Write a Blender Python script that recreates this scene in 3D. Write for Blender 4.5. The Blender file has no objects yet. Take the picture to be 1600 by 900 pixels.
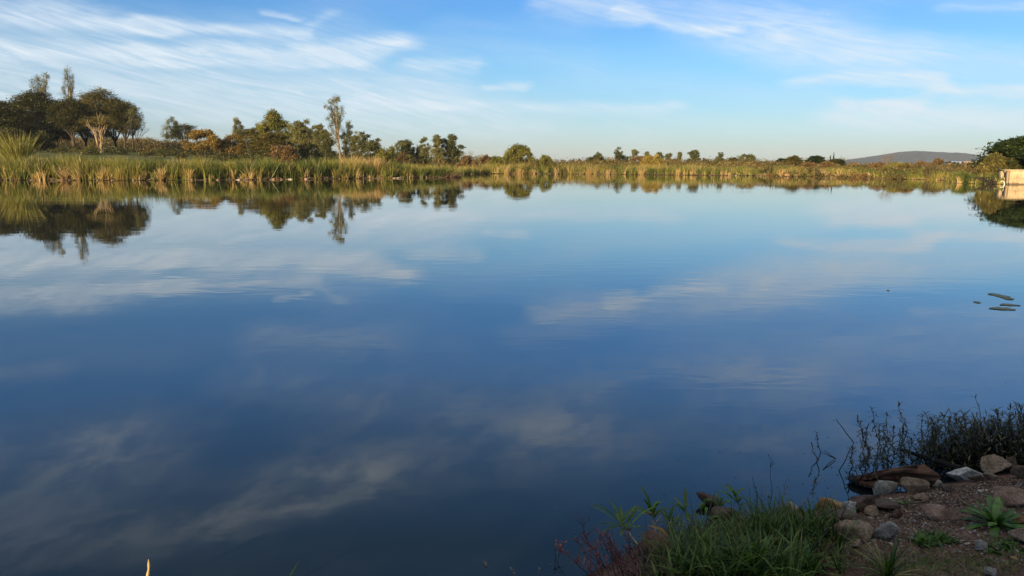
import bpy, math, random
import numpy as np
from mathutils import Vector, Matrix
R = math.radians
random.seed(7); rng = np.random.default_rng(7)
S = bpy.context.scene
COL = S.collection

# ------------------------------------------------------------------ camera
F = 1200.0; PITCH = R(9.33); ROLL = R(0.30); H = 2.2
right = Vector((1, 0, 0)); fwd = Vector((0, math.cos(PITCH), -math.sin(PITCH))); up = Vector((0, math.sin(PITCH), math.cos(PITCH)))
cr = right * math.cos(ROLL) + up * math.sin(ROLL); cu = up * math.cos(ROLL) - right * math.sin(ROLL)
cam_d = bpy.data.cameras.new('camera'); cam = bpy.data.objects.new('camera', cam_d); COL.objects.link(cam)
m = Matrix((cr, cu, -fwd)).transposed().to_4x4(); m.translation = (0, 0, H); cam.matrix_world = m
cam_d.sensor_width = 36; cam_d.lens = 27.0; cam_d.clip_start = 0.05; cam_d.clip_end = 20000
S.camera = cam
def ray(px, py):
    return fwd + cr * ((px - 800) / F) + cu * ((450 - py) / F)
def P(px, py, z=0.0):
    d = ray(px, py); t = (z - H) / d.z; return Vector((d.x * t, d.y * t, z))
def at(px, py, Y):
    d = ray(px, py); t = Y / d.y; return Vector((d.x * t, Y, H + d.z * t))

# ------------------------------------------------------------------ world, sun, exposure
SUN_EL = R(13); SUN_AZ = math.atan2(-0.50, -0.87)          # direction to the sun, x = sin(az), y = cos(az)
W = bpy.data.worlds.new('World'); S.world = W; W.use_nodes = True
wn = W.node_tree.nodes; wl = W.node_tree.links; wn.clear()
S.view_settings.view_transform = 'Standard'; S.view_settings.look = 'None'
S.view_settings.exposure = 0.92; S.view_settings.gamma = 1.0
class NG:
    """tiny helper for building node graphs"""
    def __init__(s, tree): s.t = tree; s.n = tree.nodes; s.l = tree.links
    def node(s, typ, **kw):
        n = s.n.new(typ)
        for k, v in kw.items(): setattr(n, k, v)
        return n
    def put(s, sock, v):
        if isinstance(v, bpy.types.NodeSocket): s.l.new(v, sock)
        else: sock.default_value = v
    def m(s, op, a, b=0.0, c=0.0, clamp=False):
        n = s.node('ShaderNodeMath', operation=op, use_clamp=clamp)
        s.put(n.inputs[0], a); s.put(n.inputs[1], b)
        if op in ('MULTIPLY_ADD',): s.put(n.inputs[2], c)
        return n.outputs[0]
    def v(s, op, a, b=(0, 0, 0)):
        n = s.node('ShaderNodeVectorMath', operation=op); s.put(n.inputs[0], a)
        if op == 'SCALE': s.put(n.inputs['Scale'], b)
        elif op not in ('LENGTH', 'NORMALIZE'): s.put(n.inputs[1], b)
        return n.outputs['Value'] if op in ('LENGTH', 'DOT_PRODUCT', 'DISTANCE') else n.outputs[0]
    def xyz(s, x, y, z=0.0):
        n = s.node('ShaderNodeCombineXYZ'); s.put(n.inputs[0], x); s.put(n.inputs[1], y); s.put(n.inputs[2], z); return n.outputs[0]
    def noise(s, vec, scale, detail=3.0, rough=0.5, dist=0.0, out=0):
        n = s.node('ShaderNodeTexNoise'); s.put(n.inputs['Vector'], vec)
        n.inputs['Scale'].default_value = scale; n.inputs['Detail'].default_value = detail
        n.inputs['Roughness'].default_value = rough; n.inputs['Distortion'].default_value = dist
        return n.outputs[out]
    def ramp(s, fac, stops, interp='LINEAR'):
        n = s.node('ShaderNodeValToRGB'); n.color_ramp.interpolation = interp; e = n.color_ramp.elements
        while len(e) > 1: e.remove(e[-1])
        e[0].position = stops[0][0]; e[0].color = (*stops[0][1], 1)
        for p, c in stops[1:]:
            k = e.new(p); k.color = (*c, 1)
        s.put(n.inputs[0], fac); return n.outputs[0]
    def smooth(s, v, a, b, lo=0.0, hi=1.0):
        n = s.node('ShaderNodeMapRange', interpolation_type='SMOOTHSTEP'); s.put(n.inputs[0], v)
        n.inputs[1].default_value = a; n.inputs[2].default_value = b; n.inputs[3].default_value = lo; n.inputs[4].default_value = hi
        return n.outputs[0]
    def mix(s, f, a, b, blend='MIX'):
        n = s.node('ShaderNodeMix', data_type='RGBA', blend_type=blend)
        s.put(n.inputs[0], f)
        for sock, v in ((n.inputs[6], a), (n.inputs[7], b)):
            s.put(sock, (*v, 1) if isinstance(v, tuple) and len(v) == 3 else v)
        return n.outputs[2]

g = NG(W.node_tree)
sky = g.node('ShaderNodeTexSky', sky_type='NISHITA', sun_disc=False, sun_elevation=SUN_EL, sun_rotation=SUN_AZ)
sky.altitude = 1100; sky.air_density = 1.0; sky.dust_density = 0.6; sky.ozone_density = 2.2
hs = g.node('ShaderNodeHueSaturation'); hs.inputs['Saturation'].default_value = 1.08; hs.inputs['Value'].default_value = 1.0
g.l.new(sky.outputs[0], hs.inputs['Color'])
tc = g.node('ShaderNodeTexCoord'); sep = g.node('ShaderNodeSeparateXYZ'); g.l.new(tc.outputs['Generated'], sep.inputs[0])
az = g.m('MULTIPLY', g.m('ARCTAN2', sep.outputs[0], sep.outputs[1]), 57.2958)
el = g.m('MULTIPLY', g.m('ARCSINE', sep.outputs[2]), 57.2958)
ae = g.xyz(az, el)
w1 = g.noise(g.xyz(g.m('MULTIPLY', az, 0.10), g.m('MULTIPLY', el, 0.30)), 1.0, 4, 0.6, 0, 1)
w1 = g.v('MULTIPLY', g.v('SUBTRACT', w1, (0.5, 0.5, 0.5)), (7.0, 2.6, 0))
q = g.v('ADD', ae, w1)
def sky_ae(px, py):
    d = ray(px, py).normalized(); return (math.degrees(math.atan2(d.x, d.y)), math.degrees(math.asin(d.z)))
def refl_ae(px, py):
    d = ray(px, py).normalized(); return (math.degrees(math.atan2(d.x, d.y)), math.degrees(math.asin(-d.z)))
cover = None
# wisps of cirrus: (start px, end px, half-width in degrees, strength), placed on the sky by direction
WISPS = [((620, 60), (900, 90), .8, .14), ((900, 120), (1300, 150), .8, .14), ((1000, 200), (1640, 205), 1.0, .18), ((500, 205), (1000, 225), .9, .22), ((700, 30), (900, 40), .6, .10), ((-120, 8), (240, 34), .55, .62), ((220, 32), (480, 52), .42, .60), ((-120, 66), (300, 84), .75, .55), ((250, 84), (560, 88), .60, .70),
         ((480, 90), (625, 64), .60, .75), ((420, 12), (460, 24), .25, .45), ((500, 35), (520, 20), .3, .25), ((640, 103), (740, 106), .30, .42), ((760, 132), (830, 133), .22, .5),
         ((-100, 40), (500, 60), 1.6, .30), ((-100, 115), (650, 135), 1.6, .50), ((-100, 170), (760, 190), 2.0, .45), ((560, 165), (1030, 172), .5, .50), ((780, 200), (1000, 215), .6, .12),
         ((860, 4), (980, 20), .60, .55), ((960, 20), (1135, 42), .35, .60), ((1130, 30), (1250, 62), 1.35, .42), ((1220, 60), (1380, 88), 1.25, .44), ((1350, 88), (1640, 108), .9, .42),
         ((1270, 122), (1450, 128), .40, .80), ((1440, 144), (1640, 145), .42, .85), ((1330, 164), (1420, 170), .38, .75), ((1330, 180), (1640, 190), .75, .65), ((1480, 10), (1640, 8), .3, .3), ((1160, 212), (1480, 216), .6, .12)]
WREF = [((820, 520), (1010, 485), .7, .45), ((1000, 490), (1260, 470), .9, .35), ((600, 650), (1300, 620), 2.6, .20), ((900, 720), (1300, 690), 2.2, .14), ((0, 560), (500, 560), 1.6, .16), ((1050, 530), (1700, 500), 1.1, .32), ((430, 530), (600, 540), 1.0, .55), ((420, 600), (640, 625), 1.6, .38), ((-60, 600), (80, 580), .5, .35), ((-200, 740), (160, 690), 2.0, .5), ((-100, 830), (200, 770), 2.5, .45), ((140, 700), (260, 670), 1.2, .5),
        ((380, 800), (560, 750), 1.4, .75), ((520, 745), (900, 670), 2.2, .65), ((850, 660), (960, 600), 1.6, .30), ((-100, 880), (330, 830), 1.6, .5), ((560, 500), (760, 560), 1.5, .18), ((1000, 575), (1240, 590), .8, .35), ((1150, 590), (1700, 560), 1.6, .45), ((1200, 560), (1700, 520), 1.0, .3), ((1250, 700), (1800, 640), 2.5, .4)]
for lst, fn in ((WISPS, sky_ae), (WREF, refl_ae)):
    for a, b, wd, st in lst:
        if lst is WREF: st *= .52
        A = fn(*a); B = fn(*b); D = (B[0] - A[0], B[1] - A[1]); LL = D[0] ** 2 + D[1] ** 2
        pa = g.v('SUBTRACT', q, (A[0], A[1], 0))
        t = g.m('MULTIPLY', g.v('DOT_PRODUCT', pa, (D[0] / LL, D[1] / LL, 0)), 1.0, clamp=True)
        near = g.v('SCALE', g.xyz(D[0], D[1], 0), t)
        df = g.v('MULTIPLY', g.v('SUBTRACT', pa, near), (0.45, 1, 1))
        dist = g.v('LENGTH', df)
        k = g.m('MULTIPLY', g.smooth(dist, 0.0, wd * 1.9, 1.0, 0.0), st)
        cover = k if cover is None else g.m('ADD', cover, k)
cover = g.m('MINIMUM', cover, 0.95)
fib = g.noise(g.xyz(g.m('MULTIPLY', az, 0.16), g.m('MULTIPLY_ADD', az, 0.35, g.m('MULTIPLY', el, 1.5))), 1.0, 7, 0.62, 1.2)
fib = g.smooth(fib, 0.22, 0.80, 0.40, 1.15)
soft = g.smooth(g.noise(g.xyz(g.m('MULTIPLY', az, 0.16), g.m('MULTIPLY_ADD', az, 0.07, g.m('MULTIPLY', el, 0.40))), 1.0, 9, 0.62, 0.25), 0.34, 0.70, 0.22, 1.10)
hi_ = g.smooth(el, 11.0, 15.0)
fib = g.m('ADD', g.m('MULTIPLY', fib, g.m('SUBTRACT', 1.0, hi_)), g.m('MULTIPLY', soft, hi_))
big = g.noise(g.xyz(g.m('MULTIPLY', az, 0.05), g.m('MULTIPLY', el, 0.22)), 1.0, 5, 0.6, 0.5)
fill_veil = g.m('ADD', g.m('MULTIPLY', g.smooth(big, 0.45, 0.8), g.smooth(el, 18, 45, 0.0, 0.30)), g.m('MULTIPLY', g.smooth(big, 0.30, 0.65), g.smooth(el, 34, 52, 0.0, 0.75)))  # cloud veil added high overhead, out of view, to lift the shaded bank
alpha = g.m('ADD', g.m('MULTIPLY', cover, fib), fill_veil)
alpha = g.m('MULTIPLY', alpha, g.smooth(el, 0.0, 3.0), clamp=True)
tint = g.ramp(g.m('DIVIDE', el, 45.0, clamp=True), [(0, (.40, .47, .66)), (.07, (.49, .585, .72)), (.16, (.49, .68, .82)), (.24, (.38, .635, .88)), (.34, (.50, .80, 1.08)), (.48, (.50, .74, .92)), (.62, (.42, .56, .62)), (.72, (.50, .62, .66)), (1, (1.0, .98, .92))])
bgc = g.mix(1.0, hs.outputs[0], tint, 'MULTIPLY')
cloudc = g.ramp(g.m('DIVIDE', el, 60.0, clamp=True), [(0, (.43, .49, .535)), (.2, (.435, .50, .56)), (.5, (.43, .46, .48)), (.9, (.72, .69, .63))])
bgc = g.mix(alpha, bgc, g.v('SCALE', cloudc, 10.0))
bg = g.node('ShaderNodeBackground'); bg.inputs[1].default_value = 0.092; g.l.new(bgc, bg.inputs[0])
wo = g.node('ShaderNodeOutputWorld'); g.l.new(bg.outputs[0], wo.inputs[0])

sd_ = bpy.data.lights.new('sun', 'SUN'); sun = bpy.data.objects.new('sun', sd_); COL.objects.link(sun)
sd_.energy = 5.0; sd_.angle = R(0.5); sd_.color = (1.0, 0.76, 0.46)
sdir = Vector((math.sin(SUN_AZ) * math.cos(SUN_EL), math.cos(SUN_AZ) * math.cos(SUN_EL), math.sin(SUN_EL)))
sun.rotation_euler = sdir.to_track_quat('Z', 'Y').to_euler(); sun.location = sdir * 50

# ------------------------------------------------------------------ object helpers
def tag(o, label=None, cat=None, group=None, kind=None):
    if label: o['label'] = label
    if cat: o['category'] = cat
    if group: o['group'] = group
    if kind: o['kind'] = kind
    return o
def empty(name, loc, label, cat, group=None):
    o = bpy.data.objects.new(name, None); COL.objects.link(o); o.location = loc; o.empty_display_size = .3
    return tag(o, label, cat, group)
class MB:
    """collects geometry; every vertex carries a tint between 0 and 1"""
    def __init__(s): s.v = []; s.f = []; s.t = []; s.n = 0
    def add(s, verts, faces, tint=0.5):
        verts = np.asarray(verts, float).reshape(-1, 3)
        s.v.append(verts); nf = len(verts)
        s.t.append(np.broadcast_to(np.asarray(tint, float), (nf,)) if np.ndim(tint) == 0 else np.asarray(tint, float))
        if isinstance(faces, np.ndarray): s.f.append(faces + s.n)
        else:
            by = {}
            for f in faces: by.setdefault(len(f), []).append(f)
            for k in by.values(): s.f.append(np.array(k, int) + s.n)
        s.n += nf
    def build(s, name, mat, parent=None, smooth=False, origin=None):
        if not s.v: return None
        V = np.concatenate(s.v); T = np.concatenate(s.t)
        if origin is not None: V = V - np.array(origin)
        me = bpy.data.meshes.new(name)
        nl = sum(f.size for f in s.f); npoly = sum(len(f) for f in s.f)
        me.vertices.add(len(V)); me.vertices.foreach_set('co', V.astype(np.float32).ravel())
        me.loops.add(nl); me.loops.foreach_set('vertex_index', np.concatenate([f.ravel() for f in s.f]).astype(np.int32))
        me.polygons.add(npoly); tot = np.concatenate([np.full(len(f), f.shape[1]) for f in s.f])
        st = np.concatenate([[0], np.cumsum(tot)[:-1]]).astype(np.int32)
        me.polygons.foreach_set('loop_start', st); me.polygons.foreach_set('loop_total', tot.astype(np.int32))
        me.update(calc_edges=True); me.validate()
        a = me.attributes.new('tint', 'FLOAT', 'POINT'); a.data.foreach_set('value', T.astype(np.float32))
        if smooth: me.polygons.foreach_set('use_smooth', np.ones(len(me.polygons), bool))
        me.materials.append(mat)
        o = bpy.data.objects.new(name, me); COL.objects.link(o)
        if parent is not None: o.parent = parent
        elif origin is not None: o.location = origin
        return o
def tube(mb, pts, rad, sides=6, tint=0.5):
    pts = np.asarray(pts, float); n = len(pts)
    tg = np.gradient(pts, axis=0); tg /= np.linalg.norm(tg, axis=1)[:, None] + 1e-9
    ref = np.array((0.31, 0.2, 0.93)) if abs(tg[0][2]) < .8 else np.array((1., 0.1, 0))
    a = np.cross(tg, ref); a /= np.linalg.norm(a, axis=1)[:, None] + 1e-9; b = np.cross(tg, a)
    th = np.linspace(0, 2 * np.pi, sides, endpoint=False)
    rad = np.broadcast_to(np.asarray(rad, float), (n,))
    V = pts[:, None] + (a[:, None] * np.cos(th)[None, :, None] + b[:, None] * np.sin(th)[None, :, None]) * rad[:, None, None]
    i = np.arange(n - 1)[:, None] * sides; j = np.arange(sides)[None]; j2 = (j + 1) % sides
    Q = np.stack([i + j, i + j2, i + sides + j2, i + sides + j], -1).reshape(-1, 4)
    mb.add(V.reshape(-1, 3), Q, tint)
    mb.add(V[-1], np.array([[0, k, k + 1] for k in range(1, sides - 1)]), tint)
def wander(a, b, n, amp, rg=random):
    a = Vector(a); b = Vector(b); L = (b - a).length; out = []
    ox = [rg.uniform(-1, 1) for _ in range(3)]; ph = [rg.uniform(0, 6) for _ in range(3)]
    for k in range(n + 1):
        s = k / n; e = math.sin(s * math.pi)
        out.append([a[i] + (b[i] - a[i]) * s + amp * L * (ox[i] * e + .35 * math.sin(s * 9 + ph[i]) * e) * (1 if i < 2 else .4) for i in range(3)])
    return out
def leaves(mb, C, size, aspect=2.0, up_bias=0.0, tint=None, flat=False):
    """one rhombic leaf or leaf spray at every point of C"""
    N = len(C); d = rng.normal(size=(N, 3)); d[:, 2] = d[:, 2] * (1 - abs(up_bias)) + up_bias * 1.2
    if flat: d[:, 2] *= .25
    d /= np.linalg.norm(d, axis=1)[:, None]
    n = rng.normal(size=(N, 3)) + (np.array((0, 0, 1.6)) if flat else 0); e = np.cross(d, n); e /= np.linalg.norm(e, axis=1)[:, None] + 1e-9
    L = (size * rng.uniform(.6, 1.4, N))[:, None]; w = L / aspect
    V = np.stack([C - d * L * .5, C + e * w * .5 - d * L * .05, C + d * L * .5, C - e * w * .5 + d * L * .05], 1)
    if tint is None: tint = rng.uniform(0, 1, N)
    mb.add(V.reshape(-1, 3), np.arange(4 * N).reshape(N, 4), np.repeat(np.clip(tint, 0, 1), 4))
def in_ellipsoid(c, r, n, shell=.5):
    d = rng.normal(size=(n, 3)); d /= np.linalg.norm(d, axis=1)[:, None]
    k = rng.uniform(shell, 1, (n, 1)) ** .6
    return np.array(c) + d * k * np.array(r)
def soft_clump(c, r, n):
    d = rng.normal(size=(n, 3)); d /= np.linalg.norm(d, axis=1)[:, None]
    k = rng.uniform(.1, 1, (n, 1)) ** .55 * rng.uniform(.75, 1.35, (n, 1))
    lump = 1 + .35 * np.sin(d[:, :1] * 4 + c[0] * 7) * np.sin(d[:, 2:] * 5 + c[2] * 5)
    return np.array(c) + d * k * lump * np.array(r)
def blades(mb, base, head, e0, L, w, droop, segs=4, prof=None, tint=None, fold=0.0, twist=0.0, curl=1.3):
    """leaf blades: base (N,3), heading, start elevation, length, width, droop (radians lost towards the tip)"""
    base = np.asarray(base, float).reshape(-1, 3); N = len(base)
    f = lambda a: np.broadcast_to(np.asarray(a, float), (N,))
    head, e0, L, w, droop = f(head), f(e0), f(L), f(w), f(droop)
    s = np.linspace(0, 1, segs + 1); prof = prof or (lambda s: (1 - s) ** .7 + .03)
    P_ = base.copy(); pos = [P_.copy()]; tg = []
    for k in range(segs):
        e = e0 - droop * ((k + .5) / segs) ** curl
        d = np.stack([np.cos(e) * np.cos(head), np.cos(e) * np.sin(head), np.sin(e)], 1); tg.append(d)
        P_ = P_ + d * (L / segs)[:, None]; pos.append(P_.copy())
    tg.append(tg[-1]); pos = np.stack(pos, 1)
    hh = head + twist * rng.uniform(-1, 1, N)
    side = np.stack([-np.sin(hh), np.cos(hh), np.zeros(N)], 1)
    wd = w[:, None] * np.array([prof(x) for x in s])[None] * .5
    if tint is None: tint = rng.uniform(0, 1, N)
    if fold:
        nrm = np.stack([np.cross(t, side) for t in tg], 1)
        a = pos - side[:, None] * wd[..., None] ; b = pos + nrm * (-fold * wd)[..., None] * -1; c = pos + side[:, None] * wd[..., None]
        V = np.stack([a, pos - nrm * 0 + nrm * 0, c], 2); V[:, :, 1] = pos + nrm * (fold * wd)[..., None]; m_ = 3
    else:
        V = np.stack([pos - side[:, None] * wd[..., None], pos + side[:, None] * wd[..., None]], 2); m_ = 2
    q0 = []
    for k in range(segs):
        for j in range(m_ - 1): q0.append([k * m_ + j, k * m_ + j + 1, (k + 1) * m_ + j + 1, (k + 1) * m_ + j])
    Q = (np.array(q0)[None] + (np.arange(N) * (segs + 1) * m_)[:, None, None]).reshape(-1, 4)
    mb.add(V.reshape(-1, 3), Q, np.repeat(np.clip(tint, 0, 1), (segs + 1) * m_))
    return pos
LANCE = lambda s: .12 + .95 * math.sin(math.pi * min(1, s * .93 + .07)) ** .8 if s < 1 else .03
SPOON = lambda s: (.28 + .75 * math.sin(math.pi * s ** 1.5) ** .9) if s < 1 else .05
# ------------------------------------------------------------------ materials
def new_mat(name):
    m = bpy.data.materials.new(name); m.use_nodes = True; m.node_tree.nodes.clear(); gg = NG(m.node_tree)
    out = gg.node('ShaderNodeOutputMaterial'); return m, gg, out
def foliage(name, stops, trans=.28, gloss=.02, scale=0.0):
    m, gg, out = new_mat(name)
    at_ = gg.node('ShaderNodeAttribute', attribute_name='tint')
    n = len(stops); c = gg.ramp(at_.outputs['Fac'], [(i / max(1, n - 1), s) for i, s in enumerate(stops)])
    if scale:
        co = gg.node('ShaderNodeNewGeometry')
        nz = gg.noise(co.outputs['Position'], scale, 4)
        c = gg.mix(1.0, c, gg.ramp(nz, [(.3, (.55, .55, .55)), (.7, (1.3, 1.3, 1.3))]), 'MULTIPLY')
    d = gg.node('ShaderNodeBsdfDiffuse'); t = gg.node('ShaderNodeBsdfTranslucent'); gl = gg.node('ShaderNodeBsdfGlossy'); gl.inputs['Roughness'].default_value = .42
    gg.l.new(c, d.inputs[0]); gg.l.new(c, t.inputs[0]); gl.inputs[0].default_value = (.8, .8, .8, 1)
    a = gg.node('ShaderNodeMixShader'); a.inputs[0].default_value = trans; gg.l.new(d.outputs[0], a.inputs[1]); gg.l.new(t.outputs[0], a.inputs[2])
    b = gg.node('ShaderNodeMixShader'); b.inputs[0].default_value = gloss; gg.l.new(a.outputs[0], b.inputs[1]); gg.l.new(gl.outputs[0], b.inputs[2])
    gg.l.new(b.outputs[0], out.inputs[0]); return m
def solid(name, stops, scale=3.0, detail=6, rough=.85, bump=.3, bscale=None, stretch=(1, 1, 1), coord='Object', bd=.02, spec=.3):
    m, gg, out = new_mat(name)
    tc = gg.node('ShaderNodeTexCoord'); v = gg.v('MULTIPLY', tc.outputs[coord], stretch)
    nz = gg.noise(v, scale, detail, .6)
    n = len(stops); c = gg.ramp(nz, [(.3 + .4 * i / max(1, n - 1), s) for i, s in enumerate(stops)])
    p = gg.node('ShaderNodeBsdfPrincipled'); gg.l.new(c, p.inputs['Base Color']); p.inputs['Roughness'].default_value = rough; p.inputs['Specular IOR Level'].default_value = spec
    bz = gg.noise(v, bscale or scale * 4, 8, .65); bn = gg.node('ShaderNodeBump'); bn.inputs['Strength'].default_value = bump; bn.inputs['Distance'].default_value = bd
    gg.l.new(bz, bn.inputs['Height']); gg.l.new(bn.outputs[0], p.inputs['Normal']); gg.l.new(p.outputs[0], out.inputs[0]); return m
M = {
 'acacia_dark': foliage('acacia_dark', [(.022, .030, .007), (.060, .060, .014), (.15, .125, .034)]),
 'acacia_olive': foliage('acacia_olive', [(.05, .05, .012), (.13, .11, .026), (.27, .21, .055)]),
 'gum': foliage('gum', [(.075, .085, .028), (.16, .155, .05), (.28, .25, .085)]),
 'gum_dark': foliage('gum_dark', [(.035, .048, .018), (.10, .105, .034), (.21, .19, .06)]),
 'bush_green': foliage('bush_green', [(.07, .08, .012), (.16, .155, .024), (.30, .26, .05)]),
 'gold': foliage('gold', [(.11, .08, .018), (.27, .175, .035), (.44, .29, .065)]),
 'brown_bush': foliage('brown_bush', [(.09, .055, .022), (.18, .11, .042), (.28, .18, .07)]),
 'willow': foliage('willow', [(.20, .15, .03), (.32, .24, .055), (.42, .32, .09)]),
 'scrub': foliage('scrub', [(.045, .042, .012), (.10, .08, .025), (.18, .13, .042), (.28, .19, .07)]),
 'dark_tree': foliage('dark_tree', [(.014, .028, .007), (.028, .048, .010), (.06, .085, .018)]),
 'reed': foliage('reed', [(.060, .085, .018), (.13, .155, .026), (.24, .23, .045), (.36, .29, .08), (.58, .40, .17)], .35),
 'straw': foliage('straw', [(.38, .25, .09), (.56, .39, .16), (.70, .52, .26)], .35),
 'litter': foliage('litter', [(.07, .045, .03), (.16, .10, .06), (.32, .22, .14)], .15),
 'grass': foliage('grass', [(.010, .020, .003), (.028, .058, .007), (.065, .115, .013), (.15, .20, .03), (.36, .27, .11)], .25, .03, 30),
 'weed': foliage('weed', [(.035, .075, .006), (.07, .14, .010), (.14, .24, .025)], .3, .04, 25),
 'rosette': foliage('rosette', [(.04, .10, .012), (.075, .16, .020), (.14, .24, .035)], .2, .05, 30),
 'marsh': foliage('marsh', [(.010, .010, .006), (.025, .026, .010), (.07, .065, .022), (.17, .12, .05)], .15, .05),
 'marsh_bright': foliage('marsh_bright', [(.05, .07, .02), (.10, .13, .04)], .3),
 'red_weed': foliage('red_weed', [(.03, .012, .012), (.09, .026, .026), (.20, .07, .06)], .2, .05),
 'dry_twig': foliage('dry_twig', [(.05, .032, .02), (.17, .11, .065), (.38, .27, .17)], .05),
 'dead_leaf': foliage('dead_leaf', [(.20, .09, .02), (.32, .17, .04), (.45, .28, .09)], .3),
 'bark_dark': solid('bark_dark', [(.035, .024, .016), (.085, .06, .04)], 4, bump=.5, stretch=(1, 1, .25)),
 'bark_pale': solid('bark_pale', [(.30, .21, .11), (.50, .37, .20)], 2, bump=.3, stretch=(1, 1, .3)),
 'bark_gum': solid('bark_gum', [(.10, .075, .05), (.26, .19, .13)], 2, bump=.3, stretch=(1, 1, .25)),
 'wood_red': solid('wood_red', [(.05, .024, .015), (.15, .07, .04), (.26, .15, .09)], 9, bump=.8, stretch=(.25, 1.6, 1.6), bd=.012),
 'wood_dark': solid('wood_dark', [(.008, .007, .006), (.025, .02, .016)], 20, bump=.6, bd=.01),
}
def stone_mat(name, stops, scale=9, bump=1.0):
    m, gg, out = new_mat(name); geo = gg.node('ShaderNodeNewGeometry'); v = geo.outputs['Position']
    c = gg.ramp(gg.noise(v, scale, 6, .6), [(.32, stops[0]), (.5, stops[1]), (.66, stops[2])])
    sp = gg.noise(v, scale * 7, 6, .7); c = gg.mix(1.0, c, gg.ramp(sp, [(.3, (.45, .42, .40)), (.5, (.95, .95, .95)), (.7, (1.5, 1.45, 1.4))]), 'MULTIPLY')
    cr_ = gg.smooth(gg.noise(v, scale * 2.2, 8, .7, 2.5), .60, .68); c = gg.mix(gg.m('MULTIPLY', cr_, .55), c, (.035, .025, .02))
    p = gg.node('ShaderNodeBsdfPrincipled'); gg.l.new(c, p.inputs['Base Color']); p.inputs['Roughness'].default_value = .85; p.inputs['Specular IOR Level'].default_value = .3
    bn = gg.node('ShaderNodeBump'); bn.inputs['Strength'].default_value = bump; bn.inputs['Distance'].default_value = .012
    gg.l.new(gg.m('ADD', sp, gg.noise(v, scale * 2.5, 4, .6)), bn.inputs['Height']); gg.l.new(bn.outputs[0], p.inputs['Normal']); gg.l.new(p.outputs[0], out.inputs[0]); return m
SM = {
 'ochre': stone_mat('stone_ochre', [(.14, .06, .025), (.32, .17, .065), (.46, .30, .14)], 12),
 'white': stone_mat('stone_white', [(.26, .24, .21), (.48, .45, .40), (.62, .58, .52)]),
 'maroon': stone_mat('stone_maroon', [(.06, .032, .024), (.12, .066, .048), (.18, .11, .08)]),
 'tan': stone_mat('stone_tan', [(.15, .10, .06), (.28, .19, .12), (.40, .29, .19)]),
 'pale': stone_mat('stone_pale', [(.20, .17, .13), (.34, .30, .23), (.42, .38, .30)]),
 'pink': stone_mat('stone_pink', [(.14, .08, .05), (.27, .165, .115), (.38, .25, .18)]),
 'grey': stone_mat('stone_grey', [(.15, .13, .105), (.27, .24, .20), (.38, .34, .29)]),
 'dark': stone_mat('stone_dark', [(.012, .010, .008), (.030, .024, .019), (.06, .048, .036)]),
 'brown': stone_mat('stone_brown', [(.06, .034, .024), (.12, .074, .05), (.18, .12, .085)]),
}
# ------------------------------------------------------------------ value noise
def vnoise(x, y, seed=0):
    xi = np.floor(x).astype(np.int64); yi = np.floor(y).astype(np.int64); fx = x - xi; fy = y - yi
    fx = fx * fx * (3 - 2 * fx); fy = fy * fy * (3 - 2 * fy)
    def h(a, b):
        n = (a * 374761393 + b * 668265263 + seed * 974634777) & 0xffffffff
        n = ((n ^ (n >> 13)) * 1274126177) & 0xffffffff
        return ((n ^ (n >> 16)) & 0xffff) / 65535.0
    return (h(xi, yi) * (1 - fx) + h(xi + 1, yi) * fx) * (1 - fy) + (h(xi, yi + 1) * (1 - fx) + h(xi + 1, yi + 1) * fx) * fy - .5
def fbm(x, y, o=4, seed=0):
    return sum(vnoise(x * 2 ** k, y * 2 ** k, seed + k) * .5 ** k for k in range(o))
# ------------------------------------------------------------------ lake outline and terrain
near_px = [(890, 905), (925, 893), (960, 872), (1000, 850), (1045, 838), (1062, 855), (1085, 838), (1110, 818), (1160, 806), (1215, 800), (1265, 797), (1310, 785), (1345, 781), (1370, 772), (1420, 766), (1470, 757), (1495, 751), (1540, 742), (1600, 733)]
far_px = [(1640, 289), (1560, 288), (1495, 286.5), (1478, 282), (1450, 281), (1380, 279), (1330, 276.5), (1200, 275), (1000, 273), (900, 272), (760, 271.5), (722, 272.5), (712, 277), (660, 278), (560, 279), (400, 281), (200, 282), (0, 281.5), (-150, 281)]
near_w = [P(*p) for p in near_px]; far_w = [P(*p) for p in far_px]
poly = [(-60, -6), (-20, 0), (-6, 2.4), (-2, 3.0), (0, 3.25)] + [(p.x, p.y) for p in near_w] + [(6.5, 6.6), (10, 7.5), (25, 10), (55, 25), (75, 55)] + [(p.x, p.y) for p in far_w] + [(-110, 60), (-112, 20)]
poly = np.array(poly)
def sdist(x, y):
    """signed distance to the lake outline, positive on land"""
    x = np.asarray(x, float); y = np.asarray(y, float); best = np.full(x.shape, 1e18); inside = np.zeros(x.shape, bool)
    n = len(poly)
    for i in range(n):
        ax, ay = poly[i]; bx, by = poly[(i + 1) % n]; dx, dy = bx - ax, by - ay
        t = np.clip(((x - ax) * dx + (y - ay) * dy) / (dx * dx + dy * dy + 1e-12), 0, 1)
        best = np.minimum(best, (x - ax - t * dx) ** 2 + (y - ay - t * dy) ** 2)
        if ay != by: inside ^= ((ay > y) != (by > y)) & (x < (bx - ax) * (y - ay) / (by - ay) + ax)
    d = np.sqrt(best); return np.where(inside, -d, d)
def sstep(x, a, b):
    t = np.clip((x - a) / (b - a), 0, 1); return t * t * (3 - 2 * t)
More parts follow.
